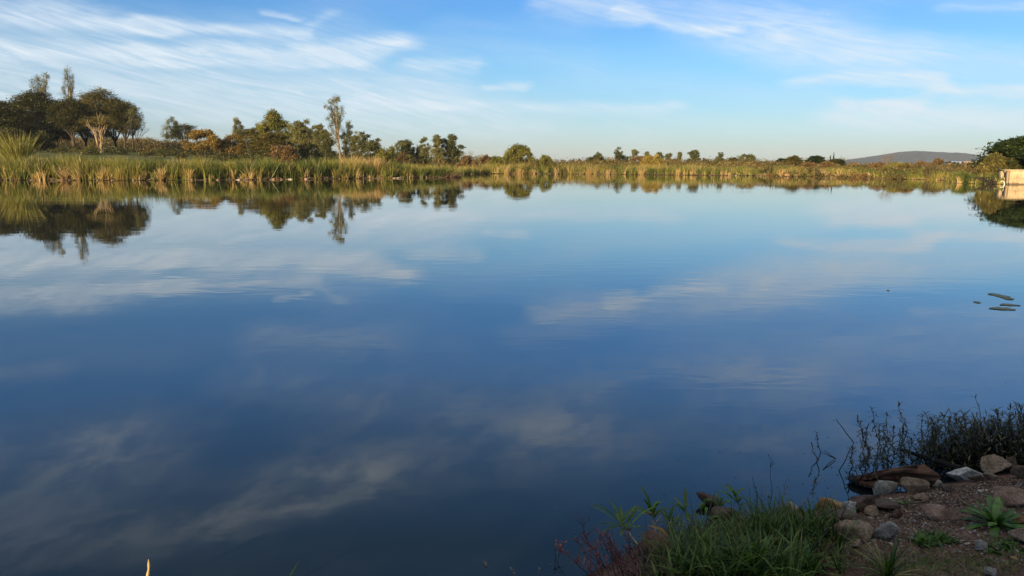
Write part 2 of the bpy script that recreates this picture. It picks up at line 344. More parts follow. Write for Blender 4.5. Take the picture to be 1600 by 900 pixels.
def ground(x, y):
    x = np.asarray(x, float); y = np.asarray(y, float); d = sdist(x, y); r = np.hypot(x, y)
    near = 1 - sstep(r, 14, 30)
    zn = .30 * (1 - np.exp(-np.maximum(d, 0) / .9)) + .035 * fbm(x * 3, y * 3, 5, 3) * sstep(d, 0, .2) + .012 * fbm(x * 14, y * 14, 3, 9) + .05 * np.maximum(d, 0) / (1 + .2 * np.maximum(d, 0)) * .6
    az_ = np.degrees(np.arctan2(x, y))
    lf = 1 - sstep(az_, -24, -9)
    zf = .22 * (1 - np.exp(-np.maximum(d, 0) / 1.5)) + .5 * sstep(d, 3, 60) + lf * (3.1 * sstep(d, 6, 100) + 4.2 * sstep(d, 125, 260)) + .25 * fbm(x * .08, y * .08, 3, 5) * sstep(d, 2, 20) + .06 * fbm(x * .9, y * .9, 2, 6) * sstep(d, .5, 3)
    z = zn * near + zf * (1 - near)
    return np.where(d < 0, -np.minimum(1.5, -d * .3) - .01, z)
_hx = np.arange(-2.5, 8.5, .02); _hy = np.arange(2.0, 9.0, .02); _gx, _gy = np.meshgrid(_hx, _hy); HM = ground(_gx, _gy).tolist(); NHX, NHY = len(_hx), len(_hy)
def gz(x, y):
    fx = (x + 2.5) / .02; fy = (y - 2.0) / .02; i_, j_ = int(fx), int(fy)
    if 0 <= fx and 0 <= fy and i_ < NHX - 1 and j_ < NHY - 1:
        fx -= i_; fy -= j_; r0 = HM[j_]; r1 = HM[j_ + 1]
        return (r0[i_] * (1 - fx) + r0[i_ + 1] * fx) * (1 - fy) + (r1[i_] * (1 - fx) + r1[i_ + 1] * fx) * fy
    return float(ground(np.array([x]), np.array([y]))[0])
def G(px, py):
    z = .1
    for _ in range(8):
        p = P(px, py, z); z = .5 * z + .5 * max(0, gz(p.x, p.y))
    return Vector((p.x, p.y, z))
def scale_at(p): return (Vector(p) - Vector((0, 0, H))).dot(fwd) / F      # metres per photograph pixel

rr = np.concatenate([[.01, .5, 1.0, 1.5, 2.0], 2.2 * 1.0105 ** np.arange(1, 175), 13.7 * 1.026 ** np.arange(1, 240)])
aa = np.concatenate([np.linspace(-38, 8, 80, endpoint=False), np.linspace(8, 46, 190, endpoint=False), np.linspace(46, 322, 90, endpoint=False)])
A_, R_ = np.meshgrid(np.radians(aa), rr); X = np.sin(A_) * R_; Y = np.cos(A_) * R_; Z = ground(X, Y)
Z = np.where(R_ > 1500, Z * .5, Z)
nr, na = X.shape; i = np.arange(nr - 1)[:, None] * na; j = np.arange(na)[None]; j2 = (j + 1) % na
Q = np.stack([i + j, i + na + j, i + na + j2, i + j2], -1).reshape(-1, 4)[:, ::-1]
mg, gg, out = new_mat('earth')
geo = gg.node('ShaderNodeNewGeometry'); pos = geo.outputs['Position']; rad = gg.v('LENGTH', pos)
n1 = gg.noise(pos, 7, 6, .65); n2 = gg.noise(pos, 60, 4, .6)
soil = gg.ramp(n1, [(.3, (.075, .040, .028)), (.5, (.145, .085, .060)), (.7, (.23, .15, .11))])
soil = gg.mix(1.0, soil, gg.ramp(n2, [(.25, (.45, .45, .45)), (.75, (1.35, 1.3, 1.25))]), 'MULTIPLY')
vor = gg.node('ShaderNodeTexVoronoi'); gg.l.new(pos, vor.inputs['Vector']); vor.inputs['Scale'].default_value = 55
chip = gg.m('MULTIPLY', gg.smooth(vor.outputs['Distance'], .18, .30, 1, 0), gg.smooth(gg.node('ShaderNodeSeparateColor').outputs[0], 0, 1, 1, 1))
sc = gg.node('ShaderNodeSeparateColor'); gg.l.new(vor.outputs['Color'], sc.inputs[0])
chipm = gg.m('MULTIPLY', gg.smooth(vor.outputs['Distance'], .2, .34, 1, 0), gg.smooth(sc.outputs[0], .60, .70))
soil = gg.mix(chipm, soil, gg.ramp(sc.outputs[1], [(0, (.08, .05, .04)), (.6, (.20, .15, .12)), (1, (.38, .34, .30))]))
fl = gg.noise(pos, .12, 5, .6)
field = gg.ramp(fl, [(.3, (.035, .050, .012)), (.5, (.075, .085, .022)), (.7, (.20, .15, .05))])
sz0 = gg.node('ShaderNodeSeparateXYZ'); gg.l.new(pos, sz0.inputs[0]); wet = gg.smooth(gg.m('ADD', sz0.outputs[2], gg.m('MULTIPLY', n1, .05)), .03, .085, 1, 0)
soil = gg.mix(gg.m('MULTIPLY', wet, .75), soil, (.018, .012, .009))
colr = gg.mix(gg.smooth(rad, 15, 40), soil, field)
p = gg.node('ShaderNodeBsdfPrincipled'); gg.l.new(colr, p.inputs['Base Color']); p.inputs['Roughness'].default_value = .95; p.inputs['Specular IOR Level'].default_value = .15
bn = gg.node('ShaderNodeBump'); bn.inputs['Distance'].default_value = .02; bn.inputs['Strength'].default_value = .8
gg.l.new(gg.m('ADD', n2, gg.m('MULTIPLY', chipm, .4)), bn.inputs['Height']); gg.l.new(bn.outputs[0], p.inputs['Normal']); gg.l.new(p.outputs[0], out.inputs[0])
mb = MB(); mb.add(np.stack([X, Y, Z], -1).reshape(-1, 3), Q); tag(mb.build('ground', mg, smooth=True), kind='structure')

# water
mw, gg, out = new_mat('pond_water')
geo = gg.node('ShaderNodeNewGeometry'); pos = geo.outputs['Position']
v = gg.v('MULTIPLY', pos, (.42, 1.0, 1.0))
r1 = gg.noise(v, 2.1, 3, .5, .4); r2 = gg.noise(gg.v('MULTIPLY', pos, (.7, 1.0, 1)), .55, 2, .5); r3 = gg.noise(v, 7, 2, .5)
pm = gg.smooth(gg.noise(gg.v('MULTIPLY', pos, (.35, 1, 1)), .10, 3, .55), .42, .60, .22, 1.0)
hgt = gg.m('ADD', gg.m('MULTIPLY', gg.m('ADD', gg.m('MULTIPLY', r1, .0027), gg.m('MULTIPLY', r3, .00022)), pm), gg.m('MULTIPLY', r2, .0016))
bn = gg.node('ShaderNodeBump'); bn.inputs['Distance'].default_value = 1.0; bn.inputs['Strength'].default_value = 1.0; gg.l.new(hgt, bn.inputs['Height'])
p = gg.node('ShaderNodeBsdfPrincipled'); p.inputs['Base Color'].default_value = (.007, .011, .012, 1); p.inputs['Roughness'].default_value = .012; p.inputs['IOR'].default_value = 1.74
gg.l.new(bn.outputs[0], p.inputs['Normal']); gg.l.new(p.outputs[0], out.inputs[0])
mb = MB(); mb.add([(-130, -12, 0), (100, -12, 0), (150, 150, 0), (-130, 150, 0)], [(0, 1, 2, 3)])
tag(mb.build('water', mw), kind='structure')

# distant hill
def ridge(px):
    xs = [1180, 1250, 1325, 1350, 1385, 1405, 1440, 1480, 1510, 1530, 1560, 1640, 1800]; ys = [259, 257, 249.5, 246, 241, 237.5, 236.5, 238.5, 240, 243.5, 250, 254, 262]
    return np.interp(px, xs, ys)
HD = 2600.; mb = MB(); NX, NY = 160, 26; vs = []
for jy in range(NY + 1):
    for ix in range(NX + 1):
        px = 1180 + 620 * ix / NX; s = jy / NY; top = at(px, ridge(px), HD)
        x = top.x; yy = HD - 500 + 1000 * s; e = math.sin(math.pi * s) ** .8
        z = (top.z + 6) * e - 6 + (float(fbm(np.array([x * .012]), np.array([yy * .012]), 4, 2)[0]) * 9 * (1 - e * .8) + float(fbm(np.array([x * .05]), np.array([yy * .05]), 3, 4)[0]) * 2.5) * min(1, e * 3)
        vs.append((x * yy / HD, yy, z))
fs = [(a, a + 1, a + NX + 2, a + NX + 1) for jy in range(NY) for a in range(jy * (NX + 1), jy * (NX + 1) + NX)]
mb.add(vs, fs)
mh = solid('hill_scrub_haze', [(.022, .034, .046), (.055, .068, .074), (.12, .115, .10)], .035, 8, 1, .0, coord='Object')  # blue-grey of distance haze is mixed into the scrub colours
tag(mb.build('hill', mh, smooth=True), kind='structure')

# ------------------------------------------------------------------ trees
def tree(kind, px, top, wpx, D, mat, label, name=None, group=None, bark='bark_dark', dens=1.0, leaf=None, base=None, lean=0.0, seed=None, trunkpx=None, low=None):
    """kind: crown habit; px/top/wpx = where the crown shows in the photograph, D = distance of the tree"""
    global rng
    if seed is None: seed = int(px * 7 + top * 13 + 1000)
    rng = np.random.default_rng(abs(seed)); rd = random.Random(seed)
    c = at(px, top, D); b = at(trunkpx if trunkpx is not None else px, top, D); gzv = gz(b.x, D)
    h = c.z - gzv; r = wpx * scale_at(c) / 2; ox = c.x - b.x
    root = empty(name or {'acacia': 'acacia_tree', 'gum': 'gum_tree', 'slim': 'gum_tree', 'round': 'tree', 'shrub': 'shrub', 'bare': 'bare_tree', 'fever': 'acacia_tree', 'conifer': 'conifer_tree'}[kind], (b.x, D, gzv), label, 'shrub' if kind == 'shrub' else 'tree', group)
    tr = MB(); cw = MB(); limbs = []; ls = leaf or .34; px_m = 1 / scale_at(c)
    clumps = []
    if kind in ('acacia', 'fever'):
        fork = h * rd.uniform(.18, .28); nst = 5 if kind == 'acacia' else 9
        th = max(.07, h * .018)
        if kind == 'acacia': tube(tr, wander((0, 0, -.3), (ox * .2, 0, fork), 4, .05, rd), np.linspace(th * 1.5, th, 5), 7)
        nc = int(26 * dens); lowf = low if low is not None else .46
        for k in range(nc):
            a = k * 2.399 + rd.uniform(-.3, .3); q = math.sqrt((k + .5) / nc); cx = ox + math.cos(a) * r * .86 * q; cy = math.sin(a) * r * .7 * q
            cz = h * (.92 - (1 - lowf) * .55 * q ** 2.2) - rd.uniform(0, .10) * h
            clumps.append(((cx, cy, cz), (r * rd.uniform(.22, .36), r * .3, h * rd.uniform(.045, .085)), 150))
        for k in range(int(nc * .8)):
            a = rd.uniform(0, 6.28); q = rd.uniform(.15, .9); clumps.append(((ox + math.cos(a) * r * .85 * q, math.sin(a) * r * .7 * q, h * rd.uniform(lowf, .84 - .2 * q)), (r * .25, r * .22, h * .055), 95))
        for k in range(nst):
            a = k * 6.283 / nst + rd.uniform(-.4, .4); q = rd.uniform(.25, .75); e = (ox + math.cos(a) * r * q, math.sin(a) * r * .6 * q, h * rd.uniform(.62, .82))
            s0 = (ox * .2, 0, fork * .95) if kind == 'acacia' else (rd.uniform(-.6, .6), rd.uniform(-.4, .4), -.3)
            if kind == 'fever': e = (ox + math.cos(a) * r * rd.uniform(.45, .85), math.sin(a) * r * .5, h * rd.uniform(.72, .92))
            lb = MB()
            if kind == 'fever':
                mid = (e[0] * .34, e[1] * .3, h * rd.uniform(.38, .5)); pts = wander(s0, mid, 3, .05, rd) + wander(mid, e, 5, .07, rd)[1:]
            else: pts = wander(s0, e, 6, .07, rd)
            tube(lb, pts, np.linspace(th * (.8 if kind == 'acacia' else .62), th * .18, len(pts)), 6)
            for t in range(5):
                i0 = rd.randint(2, len(pts) - 2); p0 = pts[i0]; d = (p0[0] + rd.uniform(-.3, .3) * r, p0[1] + rd.uniform(-.3, .3) * r, p0[2] + rd.uniform(.08, .2) * h)
                tube(lb, wander(p0, d, 4, .09, rd), np.linspace(th * .35, th * .08, 5), 5)
            limbs.append(lb)
        flat = True; asp = 2.6
    elif kind in ('gum', 'slim'):
        th = max(.06, h * .014); nst = 6 if kind == 'gum' else 3
        tube(tr, wander((0, 0, -.3), (ox, 0, h * .93), 8, .02, rd), np.linspace(th * 1.3, th * .2, 9), 7)
        lowf = low if low is not None else .35
        for k in range(nst + 3):
            z0 = h * rd.uniform(lowf * .6, .6); a = rd.uniform(0, 6.28); q = rd.uniform(.35, .9); f0 = z0 / h
            e = (ox + math.cos(a) * r * q, math.sin(a) * r * q * .7, min(h * .95, z0 + h * rd.uniform(.22, .42)))
            lb = MB(); pts = wander((ox * f0, 0, z0), e, 6, .05, rd); tube(lb, pts, np.linspace(th * .6, th * .12, 7), 5); limbs.append(lb)
            for f in (.5, .75, 1.0):
                p0 = pts[int(f * 6)]; s = rd.uniform(.65, 1.2); clumps.append(((p0[0], p0[1], p0[2]), (r * .27 * s, r * .25 * s, h * .055 * s), 75))
        n2_ = int(22 * dens) if kind == 'gum' else int(15 * dens)
        for k in range(n2_):
            f = rd.uniform(0, 1); z = h * (lowf + (1 - lowf) * f * .97); a = rd.uniform(0, 6.28)
            env = math.sin(math.pi * (.18 + .75 * f)) ** .7; q = rd.uniform(.2, .85) * env; s = rd.uniform(.7, 1.25)
            clumps.append(((ox * z / h + math.cos(a) * r * q, math.sin(a) * r * q * .7, z - h * .03), (r * (.26 if kind == 'gum' else .40) * s, r * (.24 if kind == 'gum' else .38) * s, h * .058 * s), 85 if kind == 'gum' else 110))
        flat = False; asp = 2.2
    elif kind == 'conifer':
        tube(tr, [(0, 0, -.3), (0, 0, h * .5), (0, 0, h)], [h * .02, h * .012, .01], 6)
        for k in range(14):
            f = k / 13; clumps.append(((0, 0, h * (.12 + .86 * f)), (r * (1.02 - f * .9), r * (1.02 - f * .9), h * .06), int(120 * (1.1 - f))))
        flat = False; asp = 2.5
    elif kind in ('round', 'shrub'):
        lowf = low if low is not None else (.22 if kind == 'round' else .0)
        if kind == 'round' or True:
            th = max(.05, h * .016)
            for k in range(4):
                a = rd.uniform(0, 6.28); e = (ox + math.cos(a) * r * .5, math.sin(a) * r * .4, h * rd.uniform(.55, .8)); lb = MB()
                pts = wander((rd.uniform(-.15, .15) * (1 if kind == 'round' else 3), 0, -.3), e, 6, .08, rd); tube(tr, pts, np.linspace(th, th * .15, 7), 6)
                for t in range(4):
                    p0 = pts[rd.randint(2, 5)]; tube(tr, wander(p0, (p0[0] + rd.uniform(-.4, .4) * r, p0[1] + rd.uniform(-.4, .4) * r, p0[2] + h * .2), 3, .08, rd), np.linspace(th * .3, th * .06, 4), 4)
        nc = int(34 * dens)
        for k in range(nc):
            dz = rd.uniform(-.35, 1); a = rd.uniform(0, 6.28); q = math.sqrt(max(0, 1 - dz * dz)) * rd.uniform(.55, .88); s = rd.uniform(.7, 1.25)
            zc = h * (lowf + (1 - lowf) * (.30 + .60 * dz * rd.uniform(.8, 1.0))) if dz > 0 else h * (lowf + (1 - lowf) * (.30 + .3 * dz))
            clumps.append(((ox + math.cos(a) * r * q, math.sin(a) * r * q * .8, zc), (r * .25 * s, r * .23 * s, h * (1 - lowf) * .12 * s), 90))
        flat = False; asp = 1.9
    elif kind == 'bare':
        def grow(p, d, L, rad_, lev, mbx):
            e = [p[i] + d[i] * L for i in range(3)]; tube(mbx, wander(p, e, 3, .05, rd), np.linspace(rad_, rad_ * .6, 4), 5 if lev < 2 else 3, rd.uniform(0, 1))
            if lev >= 5: return
            for k in range(3 if lev < 4 else 2):
                v_ = Vector(d) + Vector((rd.uniform(-1, 1), rd.uniform(-1, 1), rd.uniform(-.25, .6))) * .62; v_.normalize()
                grow(e, v_, L * rd.uniform(.62, .85), rad_ * .6, lev + 1, mbx)
        for k in range(3):
            v_ = Vector((rd.uniform(-1, 1) * r / h, rd.uniform(-.5, .5) * r / h, 1)).normalized()
            grow((0, 0, -.2), v_, h * .30, max(.05, h * .012), 1, tr)
        tr.build('trunk', M[bark], root, True); return root
    tr.build('trunk', M[bark], root, True)
    for lb in limbs: lb.build('limb', M[bark], root, True)
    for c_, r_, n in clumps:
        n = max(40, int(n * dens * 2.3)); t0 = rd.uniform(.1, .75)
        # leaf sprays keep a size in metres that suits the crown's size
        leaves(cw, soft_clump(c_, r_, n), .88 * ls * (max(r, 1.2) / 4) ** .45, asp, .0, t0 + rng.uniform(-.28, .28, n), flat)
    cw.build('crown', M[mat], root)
    return root

T = tree
AC = 'umbrella acacias on the left shore'; GU = 'gum trees behind the reeds'; FT = 'far trees along the opposite shore'
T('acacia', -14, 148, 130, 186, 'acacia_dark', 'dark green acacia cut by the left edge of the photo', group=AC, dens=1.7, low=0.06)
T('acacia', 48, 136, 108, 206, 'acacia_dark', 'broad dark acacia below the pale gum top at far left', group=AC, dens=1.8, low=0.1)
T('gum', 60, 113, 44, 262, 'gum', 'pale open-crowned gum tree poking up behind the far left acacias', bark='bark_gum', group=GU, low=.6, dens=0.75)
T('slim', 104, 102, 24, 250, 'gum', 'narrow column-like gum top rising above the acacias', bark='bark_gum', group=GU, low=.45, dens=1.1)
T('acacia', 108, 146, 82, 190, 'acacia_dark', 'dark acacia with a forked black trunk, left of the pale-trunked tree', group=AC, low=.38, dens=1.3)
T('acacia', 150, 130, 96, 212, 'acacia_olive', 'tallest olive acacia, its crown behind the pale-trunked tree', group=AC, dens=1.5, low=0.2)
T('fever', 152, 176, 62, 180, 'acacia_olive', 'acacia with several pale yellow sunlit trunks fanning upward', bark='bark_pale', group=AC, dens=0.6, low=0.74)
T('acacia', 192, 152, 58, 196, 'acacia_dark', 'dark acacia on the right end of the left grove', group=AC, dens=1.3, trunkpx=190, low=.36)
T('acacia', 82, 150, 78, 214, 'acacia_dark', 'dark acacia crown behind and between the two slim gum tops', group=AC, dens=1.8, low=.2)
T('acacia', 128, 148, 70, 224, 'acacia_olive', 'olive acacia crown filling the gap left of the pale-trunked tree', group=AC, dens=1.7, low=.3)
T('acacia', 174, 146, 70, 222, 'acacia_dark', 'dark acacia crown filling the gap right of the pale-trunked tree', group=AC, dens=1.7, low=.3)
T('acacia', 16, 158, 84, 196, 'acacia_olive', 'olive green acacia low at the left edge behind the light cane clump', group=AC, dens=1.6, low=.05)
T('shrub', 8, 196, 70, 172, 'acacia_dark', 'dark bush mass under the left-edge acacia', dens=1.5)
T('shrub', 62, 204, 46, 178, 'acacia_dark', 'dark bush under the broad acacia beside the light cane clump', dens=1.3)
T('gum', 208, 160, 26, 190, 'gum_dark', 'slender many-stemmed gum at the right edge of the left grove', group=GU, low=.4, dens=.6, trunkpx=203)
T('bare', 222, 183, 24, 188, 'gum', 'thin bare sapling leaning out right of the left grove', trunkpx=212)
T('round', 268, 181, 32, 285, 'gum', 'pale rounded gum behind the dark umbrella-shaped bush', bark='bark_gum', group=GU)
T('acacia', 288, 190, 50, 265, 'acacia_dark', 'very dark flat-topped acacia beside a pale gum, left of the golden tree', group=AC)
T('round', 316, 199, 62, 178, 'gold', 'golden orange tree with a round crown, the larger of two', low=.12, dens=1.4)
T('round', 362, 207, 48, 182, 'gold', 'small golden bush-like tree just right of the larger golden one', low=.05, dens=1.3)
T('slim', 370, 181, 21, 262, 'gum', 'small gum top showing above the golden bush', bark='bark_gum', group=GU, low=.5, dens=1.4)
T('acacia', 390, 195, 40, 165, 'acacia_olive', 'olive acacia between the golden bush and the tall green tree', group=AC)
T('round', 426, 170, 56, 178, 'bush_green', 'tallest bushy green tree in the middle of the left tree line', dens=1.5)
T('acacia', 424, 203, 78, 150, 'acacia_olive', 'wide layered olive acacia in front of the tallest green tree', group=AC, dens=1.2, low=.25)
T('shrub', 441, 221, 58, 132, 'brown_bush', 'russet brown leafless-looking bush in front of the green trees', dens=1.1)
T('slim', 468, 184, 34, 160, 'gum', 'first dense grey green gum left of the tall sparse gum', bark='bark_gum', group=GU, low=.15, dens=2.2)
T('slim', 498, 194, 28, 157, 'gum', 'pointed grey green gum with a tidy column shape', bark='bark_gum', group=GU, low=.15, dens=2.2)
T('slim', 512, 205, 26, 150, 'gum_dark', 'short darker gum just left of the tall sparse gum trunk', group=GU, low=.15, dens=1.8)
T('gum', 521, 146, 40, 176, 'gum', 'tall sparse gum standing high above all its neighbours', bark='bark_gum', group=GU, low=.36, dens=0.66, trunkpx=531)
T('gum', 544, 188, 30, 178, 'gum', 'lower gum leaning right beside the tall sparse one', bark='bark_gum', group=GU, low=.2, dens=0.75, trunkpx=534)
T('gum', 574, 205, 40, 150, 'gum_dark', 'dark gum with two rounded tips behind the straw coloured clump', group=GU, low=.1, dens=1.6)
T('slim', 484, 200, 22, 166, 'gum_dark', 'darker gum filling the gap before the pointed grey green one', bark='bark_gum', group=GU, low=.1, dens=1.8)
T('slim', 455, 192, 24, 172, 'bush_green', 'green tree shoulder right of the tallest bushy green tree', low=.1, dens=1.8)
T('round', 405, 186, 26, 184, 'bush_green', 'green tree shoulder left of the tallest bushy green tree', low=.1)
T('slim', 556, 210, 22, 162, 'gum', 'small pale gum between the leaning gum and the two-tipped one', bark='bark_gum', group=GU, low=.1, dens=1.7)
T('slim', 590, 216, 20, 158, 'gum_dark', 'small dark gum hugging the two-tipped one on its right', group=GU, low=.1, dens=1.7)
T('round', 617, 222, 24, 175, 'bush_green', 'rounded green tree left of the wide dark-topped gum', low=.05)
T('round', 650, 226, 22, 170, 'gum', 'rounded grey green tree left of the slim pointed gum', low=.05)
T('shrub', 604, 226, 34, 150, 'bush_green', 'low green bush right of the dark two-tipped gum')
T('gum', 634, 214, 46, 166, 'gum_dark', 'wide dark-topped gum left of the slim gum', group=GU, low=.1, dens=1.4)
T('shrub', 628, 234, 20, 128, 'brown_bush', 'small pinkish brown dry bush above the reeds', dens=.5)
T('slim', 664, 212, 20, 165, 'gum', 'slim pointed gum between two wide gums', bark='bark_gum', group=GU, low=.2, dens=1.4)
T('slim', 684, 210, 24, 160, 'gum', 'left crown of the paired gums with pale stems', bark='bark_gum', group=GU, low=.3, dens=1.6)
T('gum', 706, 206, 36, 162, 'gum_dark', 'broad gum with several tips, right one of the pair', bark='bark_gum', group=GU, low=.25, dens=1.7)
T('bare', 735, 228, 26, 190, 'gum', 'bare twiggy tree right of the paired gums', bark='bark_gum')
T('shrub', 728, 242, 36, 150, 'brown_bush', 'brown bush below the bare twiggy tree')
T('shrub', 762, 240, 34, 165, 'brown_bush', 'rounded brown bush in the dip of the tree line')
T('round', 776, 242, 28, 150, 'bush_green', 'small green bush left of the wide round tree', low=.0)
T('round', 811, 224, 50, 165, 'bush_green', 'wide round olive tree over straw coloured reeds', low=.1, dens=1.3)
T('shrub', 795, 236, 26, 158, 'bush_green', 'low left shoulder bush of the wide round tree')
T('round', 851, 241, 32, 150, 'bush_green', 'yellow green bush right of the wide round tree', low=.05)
for (px, top, w, lb) in ((880, 248, 14, 'leftmost of'), (896, 249, 12, 'middle of'), (905, 247, 10, 'rightmost of')): T('shrub', px, top, w, 240, 'brown_bush', 'tiny brown shrub, ' + lb + ' three on the open horizon', group='tiny far shrubs on the open horizon', dens=.5)
T('round', 935, 236, 16, 215, 'gum_dark', 'small dark round tree, first on the far shore', group=FT)
T('shrub', 930, 243, 40, 200, 'acacia_dark', 'dark bush mound under the first small far tree')
T('gum', 967, 229, 17, 222, 'gum_dark', 'small fan-shaped gum top, highest of the far shore', group=FT, low=.5, dens=.8)
T('shrub', 972, 239, 32, 205, 'acacia_dark', 'dark rounded bush beneath the fan-shaped gum')
T('slim', 991, 233, 14, 215, 'gum', 'narrow pointed gum right of the fan-shaped one', group=FT, low=.3, dens=1.2)
T('shrub', 998, 243, 34, 190, 'brown_bush', 'dark brown bush touching the yellow willow')
T('round', 1019, 237, 38, 150, 'willow', 'yellow green willow-like tree with a full round crown', low=.0, dens=1.6)
T('round', 1010, 235, 16, 225, 'gum', 'pale tree top peeping over the yellow willow', group=FT)
T('round', 1031, 235, 14, 225, 'gum_dark', 'dark tree top on the right shoulder of the yellow willow', group=FT)
T('slim', 1044, 236, 12, 215, 'gum_dark', 'small leaning gum right of the yellow willow', group=FT, low=.4, dens=.9)
T('slim', 1062, 237, 10, 215, 'gum', 'thin spiky gum between the willow and the dense round gum', group=FT, low=.4, dens=.9)
T('shrub', 1054, 247, 36, 190, 'scrub', 'broad low olive bush under two thin gums')
T('gum', 1086, 233, 20, 205, 'gum_dark', 'dense egg-shaped gum standing alone on the far shore', group=FT, low=.2, dens=1.6)
T('slim', 1124, 237, 16, 215, 'gum_dark', 'gum with a narrow top on broad shoulders', group=FT, low=.3, dens=.9)
T('shrub', 1124, 245, 26, 210, 'gum_dark', 'broad base bush of the narrow-topped gum')
T('shrub', 1102, 247, 20, 215, 'scrub', 'low bush between the egg-shaped and narrow-topped gums')
T('acacia', 1146, 245, 26, 205, 'acacia_dark', 'small dark dome left of the far double-crowned tree', group=FT, low=.1)
T('round', 1168, 239, 34, 200, 'gum_dark', 'double-crowned tree right of a small dark dome', group=FT, low=.1)
T('shrub', 1188, 252, 26, 190, 'brown_bush', 'brown bush right of the double-crowned tree')
T('acacia', 1222, 246, 26, 175, 'dark_tree', 'small dark dome tree, leftmost of the domed trees', group='domed trees before the hill', low=.0)
T('acacia', 1240, 242, 38, 165, 'acacia_olive', 'olive domed tree, largest of the domed trees', group='domed trees before the hill', low=.0, dens=1.3)
T('acacia', 1276, 242, 38, 185, 'dark_tree', 'dark domed tree between the olive dome and the little conifers', group='domed trees before the hill', low=.0, dens=1.3)
T('conifer', 1303, 239, 7, 185, 'dark_tree', 'little pointed conifer, taller of two', group='little conifers')
T('conifer', 1298, 243, 6, 186, 'dark_tree', 'little pointed conifer, shorter of two', group='little conifers')
T('acacia', 1306, 246, 36, 180, 'acacia_dark', 'low dark spreading tree around the little conifers', low=.0)
for (px, top, w, D, mt, lb) in ((1262, 252, 34, 140, 'brown_bush', 'brown bush in front of the dark dome'), (1292, 251, 26, 150, 'brown_bush', 'brown bush in front of the little conifers'), (1345, 253, 46, 150, 'brown_bush', 'rusty bush below the start of the hill'), (1372, 252, 30, 135, 'brown_bush', 'rusty bush just left of the bare tree'), (1400, 251, 44, 125, 'bush_green', 'green bush around the foot of the bare tree'), (1418, 254, 30, 120, 'scrub', 'olive bush right of the bare tree'), (1468, 246, 26, 150, 'brown_bush', 'brown round bush in front of the hill'), (1442, 250, 26, 160, 'brown_bush', 'low brown bush left of the round one before the hill'), (1493, 252, 18, 190, 'acacia_dark', 'dark low bush left of the shed roof'), (1528, 250, 18, 200, 'acacia_dark', 'dark bush right of the shed roof')):
    T('shrub', px, top, w, D, mt, lb)
T('bare', 1396, 232, 34, 128, 'gum', 'bare twiggy tree standing in front of the hill', bark='bark_gum')
T('acacia', 1618, 206, 150, 96, 'dark_tree', 'big dark spreading tree over the concrete hut', low=.02, dens=2.0, name='tree', leaf=.42)
T('round', 1553, 237, 44, 92, 'acacia_olive', 'olive leafy bush at the left foot of the big dark tree', low=.0, dens=1.7)
T('shrub', 1575, 242, 40, 94, 'acacia_dark', 'dark bush right behind the concrete hut', dens=1.5)

# trees behind the viewpoint: they shade the near bank
for k, (x, y, h, r) in enumerate(((-6.5, -13, 8.5, 2.9), (-3.5, -10, 7.5, 2.8), (-.5, -13, 9, 3.2), (2.8, -10, 8, 3.2), (6.5, -12, 9, 3.4), (-4.6, -16, 10, 3.2))):
    rng = np.random.default_rng(900 + k); z0 = gz(x, y)
    root = empty('shade_tree', (x, y, z0), 'bushy tree behind the viewpoint, ' + ('far left', 'near left', 'middle back', 'near right', 'far right', 'tallest at the back left')[k] + ' of the row shading the bank', 'tree', 'trees behind the viewpoint')
    tr = MB(); cw = MB()
    for q_ in range(4):
        e = (rng.uniform(-1, 1) * r * .5, rng.uniform(-1, 1) * r * .5, h * .75); pts = wander((0, 0, -.2), e, 5, .06); tube(tr, pts, np.linspace(.16, .03, 6), 7)
    tr.build('trunk', M['bark_dark'], root, True)
    for q_ in range(46):
        a = rng.uniform(0, 6.28); zz = rng.uniform(.12, .95); rad_ = r * math.sqrt(rng.uniform(0, 1)) * (.75 if zz > .8 else .95)
        leaves(cw, in_ellipsoid((math.cos(a) * rad_, math.sin(a) * rad_, h * zz), (.9, .9, .7), 90, .2), .38, 1.8)
    cw.build('crown', M['bush_green'], root)
rng = np.random.default_rng(11)

# ------------------------------------------------------------------ scrub behind the reeds (uncountable)
def dome_scrub(name, n, pick, mat, label, lmin, lmax, seed, nl=210, ls=.30):
    global rng; rng = np.random.default_rng(seed); mb = MB()
    for k in range(n):
        px, D = pick(rng); p0 = at(px, 250, D); z = gz(p0.x, D); r = rng.uniform(lmin, lmax); t0 = rng.uniform(.1, .8)
        for c in range(3):
            cx, cy = rng.uniform(-.5, .5, 2) * r
            leaves(mb, in_ellipsoid((p0.x + cx, D + cy, z + r * .3), (r * .75, r * .75, r * rng.uniform(.5, .9)), nl // 3, .5), ls, 1.7, 0, t0 + rng.uniform(-.2, .2, nl // 3))
    o = mb.build(name, M[mat]); return tag(o, label, 'scrub', kind='stuff')
dome_scrub('scrub', 700, lambda g_: (g_.uniform(215, 640), g_.uniform(196, 350)), 'scrub', 'olive brown scrub rising behind the left reeds', 1.3, 3.8, 21, 300, .40)
dome_scrub('scrub', 320, lambda g_: (g_.uniform(-80, 240), g_.uniform(240, 340)), 'scrub', 'sunlit scrub seen between the trunks of the left grove', 2.0, 4.4, 22, 420, .45)
dome_scrub('scrub', 620, lambda g_: (g_.uniform(560, 1240), g_.uniform(145, 215)), 'scrub', 'low scrub along the middle of the far shore', 1.1, 2.6, 23)
dome_scrub('scrub', 330, lambda g_: (g_.uniform(1190, 1560), g_.uniform(112, 190)), 'scrub', 'low scrub in front of the hill on the right', .8, 2.0, 24)
dome_scrub('scrub', 150, lambda g_: (g_.uniform(1190, 1560), g_.uniform(112, 190)), 'brown_bush', 'rusty brown scrub in front of the hill', .7, 1.5, 25)

